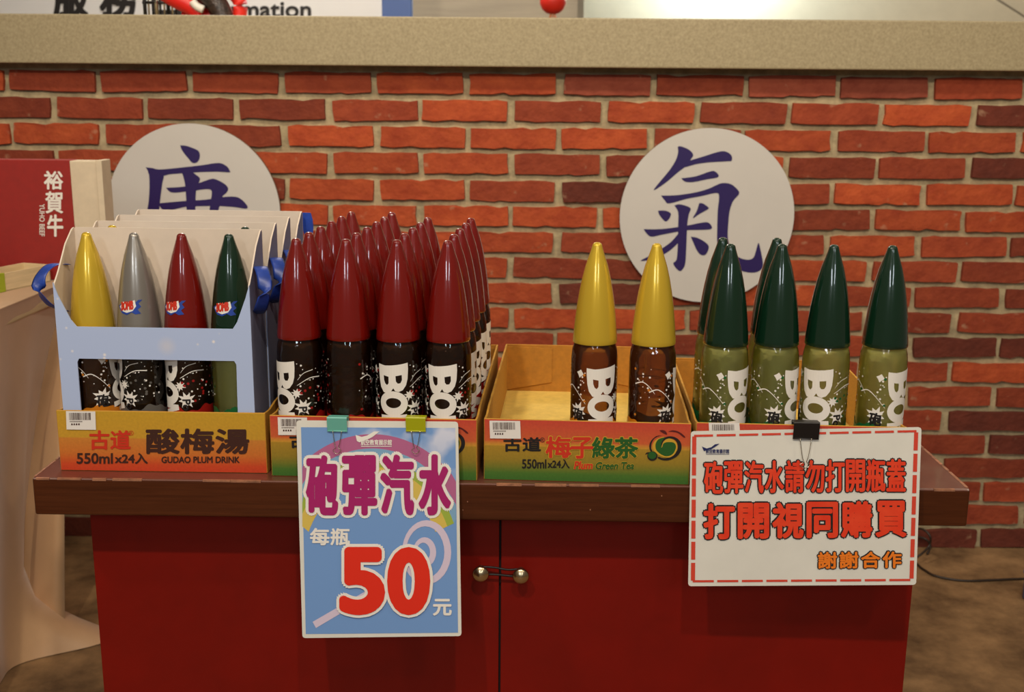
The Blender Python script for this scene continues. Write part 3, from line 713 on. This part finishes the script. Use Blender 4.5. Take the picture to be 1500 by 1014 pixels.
# small printed flying badge with red letters on three caps of the front carton (the figure above it is left out)
BZ = .2395
def badge():
    bm = nb(); P = lambda h: (lambda a, c: (a, c, h))
    q = lambda l: [(a/1000, BZ+b/1000) for a, b in l]
    poly_holes(bm, [q([(-20, 2), (-12, 6), (-6, 2), (6, -1), (12, 6), (20, 12), (27, 12), (20, 7), (24, 2), (18, -2), (23, -8), (14, -9), (8, -6), (0, -10), (-10, -8)])], P(0), 2)
    poly_holes(bm, [q([(-16, 1), (-8, 9), (2, 8), (14, 12), (16, 3), (10, -4), (0, -7), (-9, -5)])], P(.00015), 0)
    V, T = glyphs('BOMB'); stamp(bm, [((-11+22*a)/1000, BZ+(-4+12*c+3*a)/1000) for a, c in V], T, lambda a, c, h: (a, c, h), .0004, .0008, 6, 1)
    wrap(bm, capr, .0006, (.21, .262)); me = bpy.data.meshes.new('cap_badge'); bm.to_mesh(me); bm.free(); return me
bme = badge()
for m_ in (M['white'], M['inkred'], M['blue']): bme.materials.append(m_)
for o in list(COL.objects):
    if o.get('group') == 'bottles in the front carton' and 'yellow' not in o['label']:
        want = {'silver': -14, 'red': -26, 'green': -14}[o['label'].split()[0]]
        d = bpy.data.objects.new('cap_badge', bme); COL.objects.link(d); d.parent = o; d.rotation_euler = (0, 0, D(want)-o.rotation_euler.z)
        d['label'] = 'printed badge with red letters on a white and blue wing'

# ------------------------------------------------------------------ hanging signs and binder clips
def sign(label, corners, O, rz, lean):
    u = Vector((math.cos(rz), math.sin(rz), 0)); n = Vector((math.sin(rz), -math.cos(rz), 0)); n = (n+Vector((0, 0, -lean if False else lean))).normalized()
    F_ = Face(O, u, n); C4 = [F_.loc(*c) for c in corners]
    t = thing('paper_sign', label, 'sign', M=F_.M, group=None)
    # rounded-corner card
    q = []
    for i, c in enumerate(C4):
        a, b_ = Vector(C4[i-1]), Vector(C4[(i+1) % 4]); c = Vector(c); d1 = (a-c).normalized()*.004; d2 = (b_-c).normalized()*.004
        q += [tuple(c+d1), tuple(c+(d1+d2)*.3), tuple(c+d2)]
    bm = nb(); prism(bm, [(x, y, -.0012) for x, y in q], (0, 0, .0012))
    obj('card', bm, M['paper'], t)
    return t, F_
def paint(t, F_, name, mats, fn, lab=None):
    bm = nb(); fn(bm, F_); o = obj(name, bm, mats, t, 'keep')
    if lab: o['label'] = lab
    return o
s1, A = sign('blue price sign reading 50 with magenta characters, clipped to the red bottle tray', [(434, 616), (671, 618), (676, 932), (443, 935)], (-.22, 1.5600, .795), D(-1.2), .12)
paint(s1, A, 'sky_print', M['sky'], lambda bm, f: f.poly(bm, [[(441, 626), (667, 627), (671, 927), (448, 929)]], .0003))
def rain(bm, f):
    def arc(r0, r1, mi):
        c = (545, 822); o_ = []; i_ = []
        for k in range(33):
            a = PI*(1.12+.76*k/32)
            for r, l in ((r0, o_), (r1, i_)):
                l.append((min(max(c[0]+r*math.cos(a)*.86, 443), 668), c[1]+r*math.sin(a)))
        f.poly(bm, [o_+i_[::-1]], .0005, mi)
    arc(186, 165, 0); arc(165, 150, 1); arc(150, 138, 2); arc(138, 116, 3)
paint(s1, A, 'rainbow_print', [M['rb1'], M['rb2'], M['rb3'], M['rb4']], rain)
def lolly(bm, f):
    f.poly(bm, [ell(625, 809, 36, 47, 32), ell(623, 809, 28, 38, 28)], .0007); f.poly(bm, [ell(622, 809, 17, 22, 24), ell(620, 809, 10, 14, 20)], .0007)
    f.poly(bm, [[(458, 911), (584, 838), (588, 846), (463, 920)]], .0007)
paint(s1, A, 'lollipop_print', M['pink'], lolly)
def t1(bm, f):
    for s, b_ in (('砲', (451, 669, 493, 752)), ('彈', (504, 669, 550, 752)), ('汽', (560, 668, 604, 752)), ('水', (616, 668, 658, 752))):
        f.text(bm, s, b_, .0010, .0074, mi=1, n=16); f.text(bm, s, b_, .0018, .0029, mi=0, n=10)
paint(s1, A, 'product_lettering', [M['magenta'], M['white']], t1, 'fat magenta characters outlined in white')
paint(s1, A, 'unit_lettering', M['white'], lambda bm, f: f.text(bm, '每瓶', (455, 774, 512, 798), .0012, .0008))
paint(s1, A, 'currency_lettering', M['white'], lambda bm, f: f.text(bm, '元', (635, 878, 661, 901), .0012, .0009))
paint(s1, A, 'caption_lettering', M['white'], lambda bm, f: f.text(bm, '航空教育展示館', (529, 644, 574, 652), .0012, .0002))
def t2b(bm, f):
    f.poly(bm, [[(521, 637), (530, 640), (538, 638), (548, 632), (556, 632), (546, 640), (538, 644), (531, 646), (527, 648), (523, 646)]], .0012)
paint(s1, A, 'jet_emblem', M['white'], t2b)
paint(s1, A, 'underline', M['white'], lambda bm, f: f.rect(bm, (529, 653.3, 574, 654.3), .0012))
def t3(bm, f):
    for s, b_ in (('5', (503, 806, 559, 895)), ('0', (573, 806, 625, 895))):
        f.text(bm, s, b_, .0022, .0100, mi=1, n=16); f.text(bm, s, b_, .0030, .0056, mi=0, n=16)
paint(s1, A, 'price_figures', [mat('price_red_ink', (216, 40, 14), .4), M['white']], t3, 'large red 50 outlined in white')
s2, B = sign('white notice with dashed red border and red characters, clipped to the green bottle tray', [(1012, 632), (1350, 626), (1342, 857), (1008, 859)], (.40, 1.553, .795), rG, .10)
def dash(bm, f):
    def seg(a, b_, n, w0, w1, gap):
        for k in range(n):
            t0, t1_ = k/n+gap/2, (k+1)/n-gap/2
            P = lambda t: (a[0]+(b_[0]-a[0])*t, a[1]+(b_[1]-a[1])*t)
            p, q = P(t0), P(t1_); f.poly(bm, [[(p[0], p[1]), (q[0], q[1]), (q[0]+w0, q[1]+w1), (p[0]+w0, p[1]+w1)]], .0006)
    seg((1014, 637), (1345, 630), 10, 0, 3.2, .016); seg((1012, 850), (1336, 848), 9, 0, 3.2, .016)
    seg((1014, 637), (1012, 853), 7, 6, 0, .022); seg((1339, 631), (1332, 850), 7, 6, 0, .022)
paint(s2, B, 'dashed_border', M['dashred'], dash)
def n1(bm, f):
    w_ = (1327-1030)/10; x = 1030
    for k, s in enumerate('砲彈汽水請勿打開瓶蓋'):
        b_ = (x+k*w_+1.8, 676.5-k*.35, x+(k+1)*w_-1.8, 722-k*.35)
        f.text(bm, s, b_, .0008, .0029, mi=1, n=8); f.text(bm, s, b_, .0016, .0011, mi=0, n=8)
    w_ = (1330-1028)/6; x = 1027
    for k, s in enumerate('打開視同購買'):
        b_ = (x+k*w_+5, 739-k*.8, x+(k+1)*w_-3, 788-k*.6)
        f.text(bm, s, b_, .0008, .0040, mi=1, n=8); f.text(bm, s, b_, .0016, .0019, mi=0, n=8)
paint(s2, B, 'notice_lettering', [M['signred'], M['ink']], n1, 'heavy red characters outlined in black')
def n2(bm, f):
    w_ = (1322-1196)/4; x = 1196
    for k, s in enumerate('謝謝合作'):
        b_ = (x+k*w_+2.5, 809-k*.3, x+(k+1)*w_-2.5, 832-k*.3)
        f.text(bm, s, b_, .0008, .0025, mi=1, n=8); f.text(bm, s, b_, .0016, .0008, mi=0, n=8)
paint(s2, B, 'thanks_lettering', [M['signorange'], M['ink']], n2, 'orange characters outlined in black')
def n3(bm, f):
    f.text(bm, '航空教育展示館', (1034, 658, 1068, 664), .0008, .00015); f.rect(bm, (1034, 665, 1068, 665.6), .0008)
    f.poly(bm, [[(1028, 654), (1035, 657), (1042, 655), (1047, 651), (1054, 650), (1047, 655), (1042, 658), (1036, 659), (1031, 661)]], .0008)
paint(s2, B, 'emblem', mat('dark_blue_ink', (22, 28, 84), .45), n3, 'small blue jet emblem and caption')
def clip(label, m_, F_, x0, x1, ytop, ybot, yw):
    a = F_.loc(x0, ytop); b_ = F_.loc(x1, ytop); c = F_.loc(x0, ybot); wv = b_[0]-a[0]; h = a[1]-c[1]
    C = F_.M @ Vector(((a[0]+b_[0])/2, a[1], 0)); Mx = F_.M.copy(); Mx.translation = C
    t = thing('binder_clip', label, 'clip', M=Mx, group='binder clips holding the signs')
    bm = nb(); hw = wv/2; th = .0006
    # triangular spring body: front jaw, top, back jaw
    prof = [(.0018, -h), (.0024, -h), (.0075, -.0005), (.0065, .001), (-.0120, .001), (-.0130, -.0005), (-.0078, -h), (-.0072, -h), (-.0120, -.0012), (.0062, -.0012)]
    prism(bm, [(-hw, y, z) for z, y in prof], (2*hw, 0, 0))
    obj('spring_body', bm, m_, t)
    bm = nb()
    tube(bm, [(-hw, -h, .0024), (hw, -h, .0024)], .0011, 8); obj('jaw_roll', bm, m_, t, True)
    d = F_.loc((x0+x1)/2, yw); L_ = a[1]-d[1]
    q = [(-hw*.45, -h+.001, .0032), (-hw*.25, -(h+L_)*.55, .0045), (-hw*.12, -L_+.006, .005), (-hw*.40, -L_+.002, .005), (0, -L_-.003, .005), (hw*.40, -L_+.002, .005), (hw*.12, -L_+.006, .005), (hw*.25, -(h+L_)*.55, .0045), (hw*.45, -h+.001, .0032)]
    bm = nb(); tube(bm, smooth_path(q, 4), .00055, 6); obj('wire_handle', bm, M['wire'], t, True)
    return t
clip('teal binder clip at the top left of the price sign', M['teal'], A, 480, 509, 611, 631, 661)
clip('lime green binder clip at the top right of the price sign', M['limeclip'], A, 595, 624, 611, 631, 661)
clip('black binder clip on top of the white notice', M['blackclip'], B, 1162, 1200, 618, 642, 682)

# ------------------------------------------------------------------ round character boards on the wall
def disc(label, cx_, cz_, r, strokes, sx, sy, sc):
    Y = 3.018
    F_ = Face((cx_, Y, cz_), (1, 0, 0), (0, -1, 0)); t = thing('round_board', label, 'board', M=F_.M, group='round white character boards on the brick wall')
    bm = nb(); prism(bm, [(r*math.cos(2*PI*k/96), r*math.sin(2*PI*k/96), -.012) for k in range(96)], (0, 0, .012))
    o = obj('disc', bm, [M['boardedge'], M['board']], t)
    for p in o.data.polygons:
        if p.normal.z > .8: p.material_index = 1
    bm = nb()
    for k, l in enumerate(strokes):
        l = [(sx+x*sc, sy+y*sc) for x, y in l]
        l = [(p.x, p.y) for p in smooth_path([(a, b_, 0) for a, b_ in l+[l[0]]], 3)][:-1]
        F_.poly(bm, [l], .0008+k*2e-5)
    tag(obj('brush_character', bm, M['inknavy'], t, 'keep'), 'dark violet brush character')
    return t
k = 280/1014
QI = [[(335, 165), (350, 160), (395, 178), (418, 205), (405, 230), (380, 265), (335, 300), (270, 355), (208, 394), (240, 350), (290, 290), (325, 235), (338, 190)],
      [(385, 240), (470, 215), (550, 190), (590, 188), (620, 208), (622, 236), (600, 240), (500, 246), (430, 256), (372, 272), (360, 262)],
      [(355, 330), (430, 320), (500, 296), (530, 292), (552, 312), (545, 326), (490, 336), (420, 350), (375, 348)],
      [(247, 422), (330, 420), (430, 405), (500, 385), (550, 362), (580, 355), (620, 362), (655, 392), (660, 415), (630, 450), (612, 500), (605, 560), (602, 650), (625, 720), (665, 752), (710, 762), (738, 750), (752, 710), (764, 672), (775, 710), (788, 780), (780, 812), (745, 830), (690, 826), (620, 800), (565, 745), (546, 680), (545, 600), (548, 500), (555, 430), (540, 408), (460, 425), (380, 440), (290, 464), (268, 448)],
      [(232, 502), (270, 502), (298, 515), (296, 535), (282, 555), (268, 558), (250, 540), (236, 520)],
      [(450, 462), (470, 464), (500, 486), (490, 498), (450, 520), (416, 542), (436, 505)],
      [(155, 600), (240, 600), (330, 590), (400, 578), (460, 566), (495, 564), (514, 582), (512, 600), (450, 604), (380, 606), (300, 620), (240, 632), (195, 640), (170, 622)],
      [(318, 474), (345, 468), (385, 478), (405, 492), (395, 520), (386, 580), (382, 680), (376, 780), (360, 815), (345, 822), (325, 805), (312, 780), (330, 760), (336, 680), (338, 580), (338, 510)],
      [(340, 622), (300, 668), (240, 710), (190, 740), (138, 768), (200, 760), (260, 735), (310, 700), (350, 655)],
      [(405, 640), (440, 646), (480, 668), (500, 690), (494, 720), (478, 738), (455, 734), (436, 710), (420, 675)]]
disc('white round board with a complete dark violet brush character, right of centre', .4840, .9475, .2335, QI, 900, 170, k)
k2 = 180/1500
KA = [[(535, 108), (600, 112), (700, 145), (760, 180), (775, 240), (755, 300), (715, 324), (675, 315), (640, 275), (590, 215), (550, 155)],
      [(112, 376), (190, 384), (270, 402), (420, 392), (620, 370), (800, 350), (960, 325), (1040, 328), (1110, 370), (1140, 420), (1135, 438), (1000, 430), (850, 432), (690, 440), (520, 452), (400, 462), (320, 480), (160, 460), (140, 420)],
      [(150, 440), (325, 470), (318, 560), (300, 700), (285, 820), (275, 930), (262, 1060), (215, 1200), (150, 1280), (130, 1270), (140, 1100), (130, 930), (148, 800), (158, 650), (158, 520)],
      [(545, 420), (660, 425), (720, 462), (768, 500), (775, 530), (755, 580), (730, 650), (722, 780), (720, 920), (722, 1200), (700, 1260), (640, 1240), (612, 1150), (612, 900), (605, 740), (595, 600), (575, 500)],
      [(360, 625), (480, 620), (600, 608), (740, 575), (840, 540), (930, 515), (1010, 540), (1090, 590), (1120, 640), (1095, 690), (1055, 725), (1030, 800), (1000, 900), (975, 1000), (900, 990), (890, 920), (905, 800), (920, 690), (910, 655), (870, 642), (780, 650), (700, 664), (600, 672), (480, 685), (410, 675)],
      [(280, 815), (430, 800), (620, 785), (850, 770), (1050, 740), (1210, 735), (1290, 775), (1350, 840), (1355, 872), (1320, 880), (1200, 862), (1000, 848), (800, 850), (620, 855), (480, 885), (370, 912), (330, 900), (290, 860)]]
disc('white round board whose brush character is half hidden behind the cartons', -.8975, .9480, .2330, KA, 200, 200, k2)

# ------------------------------------------------------------------ cloth covered table on the left with its boxes
TX, TY1, TTZ = -1.058, 2.60, .835
def cloth():
    bm = nb(); X0 = -1.75; Yf = 1.66
    # border runs along front (left to right), round the corner, back along the right side
    path = []; n1_, n2_, nc = 44, 66, 8
    rc = .02
    for i in range(n1_): path.append((X0+(TX-rc-X0)*i/(n1_-1), Yf, 0, -1))
    for i in range(1, nc): a = -PI/2+PI/2*i/nc; path.append((TX-rc+rc*math.cos(a), Yf+rc+rc*math.sin(a), math.cos(a), math.sin(a)))
    for i in range(n2_): path.append((TX, Yf+rc+(TY1-Yf-rc)*i/(n2_-1), 1, 0))
    for i in range(1, nc): a = PI/2*i/nc; path.append((TX-rc+rc*math.cos(a), TY1+rc*math.sin(a), math.cos(a), math.sin(a)))
    for i in range(n1_): path.append((TX-rc+(X0-TX+rc)*i/(n1_-1), TY1+rc, 0, 1))
    rows = [0, .004, .012, .03, .08, .16, .26, .36, .46, .56, .66, .74, .79, .815, .826, .833]
    G = []
    s = 0; prev = None; S = []
    for p in path:
        if prev: s += math.hypot(p[0]-prev[0], p[1]-prev[1])
        S.append(s); prev = p
    for h in rows:
        r = []
        for (x, y, nx, ny), s in zip(path, S):
            f = min(1, h/.8); near = math.exp(-((y-2.44)/.11)**2)*max(0, nx); rear = max(0, min(1, (y-2.2)/.4))
            fold = (math.sin(s*19+.6*math.sin(s*7))*.5+.5)**1.6*.032+math.sin(s*41+1)*.006
            out = fold*f**.8-(.085+.12*rear)*f**.7*(1 if y > 2.0 else .4)+.225*max(0, (h-.66)/.175)**2.4*near
            r.append(bm.verts.new((x+nx*out, y+ny*out, TTZ-h-(.0 if h else 0))))
        G.append(r)
    for a, b_ in zip(G, G[1:]):
        for i in range(len(path)-1): bm.faces.new((a[i], a[i+1], b_[i+1], b_[i]))
    cen = bm.verts.new((-1.4, 2.1, TTZ+.0002)); a = G[0]
    for i in range(len(a)-1): bm.faces.new((cen, a[i], a[i+1]))
    return bm
tt = thing('side_table', 'low side table hidden under the beige satin cloth', 'table', (-1.4, 2.1, 0))
obj('tabletop', bx((-.33, -.42, .79), (.33, .50, TTZ-.004), .004, 2), M['wood'], tt)
for sx_ in (-.22, .12):
    for sy_ in (-.38, .44): obj('leg', bx((sx_-.02, sy_-.02, 0), (sx_+.02, sy_+.02, .79), .002, 1), M['wood'], tt)
clo = obj('tablecloth', cloth(), M['cloth'], None, True); tag(clo, 'beige satin tablecloth hanging in soft folds to the floor', 'tablecloth')
# red gift box
gb = thing('gift_box', 'upright dark red gift box with a cream end and white characters', 'box', (-1.24, 2.590, TTZ), D(0))
GY = 2.555
g1 = at(160, 235, GY); zt_ = at(130, 236, GY).z-TTZ; xr_ = at(153, 300, GY).x+1.24
obj('body', bx((-.44, -.035, .001), (xr_-.004, .012, zt_), .002, 2), M['cream'], gb)
xs = at(107, 300, GY).x+1.24
o = obj('sleeve', bx((-.442, -.0375, .0008), (xs, .0145, zt_+.0012), .001, 1), M['giftred'], gb); tag(o, 'dark red printed sleeve')
obj('lid_edge', bx((xr_-.012, -.040, .001), (xr_+.002, .015, zt_+.002), .0015, 2), M['cream'], gb)
Fg = Face((-1.24, 2.590-.0378, TTZ), (1, 0, 0), (0, -1, 0))
bm = nb(); z = .0006
Fg.text(bm, '裕', (65, 251, 92, 277), z, .0011); Fg.text(bm, '賀', (67, 281, 92, 312), z, .0011); Fg.text(bm, '牛', (70, 315, 92, 346), z, .0013)
Fg.text(bm, 'YUHO BEEF', (58, 299, 65.5, 346), z, .0002, rot=1)
for v in bm.verts: v.co = Vector((v.co.x, -.0378-v.co.z, v.co.y))
obj('printed_lettering', bm, M['white'], gb, 'keep')
# shallow pale box in front of it with a raised flap and lime end
p0, p1 = atz(-40, 438, TTZ), atz(75, 413, TTZ); w2 = (p1-p0).length; d2, h2, t2_ = .075, .040, .004
sb = thing('shallow_box', 'shallow open pale wooden box with a lime green corner on the cloth', 'box', (p0.x, p0.y, TTZ+.0005), math.atan2(p1.y-p0.y, p1.x-p0.x))
obj('base', bx((0, 0, 0), (w2, d2, .003)), M['wood'], sb)
for a, b_ in (((0, 0, 0), (w2, t2_, h2)), ((0, d2-t2_, 0), (w2, d2, h2)), ((w2-t2_, 0, 0), (w2, d2, h2)), ((0, 0, 0), (t2_, d2, h2))):
    obj('side_panel', bx(a, b_, .0006, 1), M['wood'], sb)
o = obj('end_sleeve', bx((-.001, -.0015, 0), (w2*.40, t2_+.001, h2+.001), .0006, 1), M['lime'], sb); tag(o, 'lime green paper sleeve')
bm = nb(); prism(bm, [(.0, d2-.006, h2+.001), (w2*.52, d2-.006, h2+.001), (w2*.42, d2+.006, h2+.045), (.0, d2+.006, h2+.05)], (0, .003, 0)); obj('raised_flap', bm, M['cream'], sb)

# ------------------------------------------------------------------ cable and blue crate at the right
pts = [atz(1336, 815, .004)]
def fl(x, y, z=.004): return atz(x, y, z)
P_ = [fl(1300, 862), fl(1330, 822), fl(1352, 834), fl(1368, 843), fl(1395, 849), fl(1420, 851), fl(1450, 850), fl(1500, 848), fl(1600, 846)]
bm = nb(); tube(bm, smooth_path(P_, 6), .0032, 8)
loop = [fl(1325, 822, .01), fl(1345, 815, .03), fl(1361, 800, .05), fl(1362, 785, .08), fl(1350, 775, .09), fl(1335, 778, .07), fl(1322, 790, .03), fl(1300, 812, .006)]
tube(bm, smooth_path(loop, 5), .0032, 8)
loop2 = [fl(1325, 792, .03), fl(1342, 787, .035), fl(1356, 790, .03), fl(1363, 800, .02), fl(1358, 812, .004)]
tube(bm, smooth_path(loop2, 5), .0032, 8)
tag(obj('power_cable', bm, mat('dark_cable', (40, 28, 18), .5), None, True), 'thin dark cable coiled and trailing across the floor at right', 'cable')
q = fl(1499, 885, .0)
bc = thing('storage_crate', 'blue grey plastic crate edge at the right border, on the floor', 'crate', (q.x+.172, q.y+.02, 0))
bm = nb(); box(bm, (-.16, -.018, .0), (.16, .018, .075), .004, 2); obj('body', bm, mat('blue_grey_plastic', (70, 74, 104), .4), bc)
bm = nb(); box(bm, (-.1625, -.0205, .068), (.1625, .0205, .078), .002, 2); obj('rim', bm, mat('pale_blue_plastic', (96, 104, 146), .4), bc)

# ------------------------------------------------------------------ things seen over the ledge
Fs = Face(at(300, 0, 4.6), (1, 0, 0), (0, -1, 0))
sbn = thing('service_sign', 'white service counter sign with large black characters, beyond the ledge', 'sign', M=Fs.M)
a = Fs.loc(-120, -200); b_ = Fs.loc(561, 70)
obj('panel', bx((a[0], b_[1], -.03), (b_[0], a[1], 0), .002, 1), mat('sign_white', (226, 224, 222), .5), sbn)
c = Fs.loc(604, 70); o = obj('end_post', bx((b_[0], c[1], -.04), (c[0], a[1], .012), .003, 1), mat('blue_frame', (74, 100, 158), .5), sbn); tag(o, 'blue frame post')
bm = nb(); z = .002
Fs.text(bm, '服', (80, -30, 128, 24), z, .006); Fs.text(bm, '務', (148, -30, 200, 24), z, .006); Fs.text(bm, '台', (222, -30, 270, 24), z, .006)
Fs.text(bm, 'Information', (281, 2, 455, 25), z, .0025); obj('printed_lettering', bm, M['ink'], sbn, 'keep')
# grey panel wall and vertical strip
pw = struct(obj('wall_partition', bx((at(603, 10, 5.6).x, 5.6, 0), (at(846, 10, 5.6).x, 5.66, 3.05)), M['panel']))
struct(obj('trim_2', bx((at(846, 10, 5.6).x, 5.59, 0), (at(855, 10, 5.6).x, 5.67, 3.05)), mat('grey_strip', (120, 112, 96), .6)))
# sloping beam at the far right
p0, p1 = at(1452, -6, 5.7), at(1530, 44, 5.7)
bm = nb(); prism(bm, [p0, p1, p1+Vector((0, 0, .008)), p0+Vector((0, 0, .008))], (0, .01, 0)); struct(obj('trim_3', bm, mat('grey_rail', (120, 110, 96), .6)))
# red lantern
lc = at(810, 1, 4.4); r_ = .048
ln = thing('paper_lantern', 'small round red lantern with gold fittings hanging beyond the ledge', 'lantern', (lc.x, lc.y, lc.z-r_))
prof = [(.0001, 0)]+[((r_*.2+r_*.85*math.sin(PI*(i+.6)/13.2))*(1 if i % 2 else .96), r_-r_*math.cos(PI*(i+.6)/13.2)) for i in range(13)]+[(.0001, 2*r_)]
obj('shade', lathe(prof, 28), mat('lantern_red_silk', (206, 34, 16), .5), ln, True)
obj('cap_ring', lathe([(0, 2*r_-.006), (.02, 2*r_-.006), (.02, 2*r_+.010), (0, 2*r_+.012)], 20), M['inkyellow'], ln)
bm = nb()
for k_ in range(9): tube(bm, [(.008*math.cos(k_*.7), .008*math.sin(k_*.7), .004), (.013*math.cos(k_*.7), .013*math.sin(k_*.7), -.014)], .002, 5)
o = obj('tassel', bm, mat('lantern_gold', (206, 110, 30), .5), ln)
bm = nb(); tube(bm, [(0, 0, 2*r_), (0, 0, 3.098-lc.z+r_)], .002, 6); obj('hanging_cord', bm, M['black'], ln)
# red and black costume piece on the ledge
Yk = 3.22; Q = lambda x, y, d=0: at(x, y, Yk+d)
zled = 1.456
cs = thing('costume_piece', 'red and black sequinned costume piece lying on the stone ledge', 'costume', (Q(300, 10).x, Yk, zled))
def lc_(p): return (p.x-cs.location.x, p.y-cs.location.y, p.z-zled)
bm = nb(); tube(bm, [lc_(p) for p in smooth_path([Q(238, -14), Q(258, -2), Q(278, 8), Q(296, 22)], 5)], .026, 12); obj('red_sleeve', bm, mat('red_satin', (212, 26, 18), .4), cs, True)
bm = nb(); tube(bm, [lc_(p) for p in smooth_path([Q(324, -22, .02), Q(344, -8, .02), Q(352, 6, .02), Q(350, 28, .02)], 5)], .020, 12); obj('red_sleeve', bm, mat('red_satin_light', (222, 40, 26), .4), cs, True)
bm = nb(); tube(bm, [lc_(p) for p in smooth_path([Q(290, -20, -.01), Q(308, -4, -.01), Q(320, 10, -.01), Q(328, 30, -.01)], 5)], .030, 12)
obj('black_panel', bm, mat('black_sequins', (12, 10, 10), .35, c2=(70, 50, 40), scale=90, bump=.8, bscale=120, bdist=.004), cs, True)
bm = nb(); tube(bm, [lc_(p) for p in smooth_path([Q(282, 2, -.03), Q(288, 9, -.03), Q(298, 14, -.03)], 4)], .011, 8); obj('white_patch', bm, M['white'], cs, True)
bm = nb(); tube(bm, [lc_(Q(270, 24, .03)), lc_(Q(338, 24, .03))], .026, 12); obj('folded_body', bm, mat('red_cloth', (196, 22, 16), .5), cs, True)
# dark metal stand beside it
ws = thing('metal_rack', 'small dark metal rack standing on the ledge beside the red costume', 'rack', (Q(235, 10, .05).x, Yk+.05, zled))
for k_ in range(9):
    x = (k_-4)*.011; bm = nb(); tube(bm, [(x, 0, 0), (x, 0, .11)], .0028 if k_ % 3 else .0055, 8)
    obj('post', bm, M['wire'] if k_ % 2 else M['black'], ws, True)
for z_ in (.004, .05, .105):
    obj('rail', tube(nb(), [(-.05, 0, z_), (.05, 0, z_)], .004, 8), M['black'], ws, True)
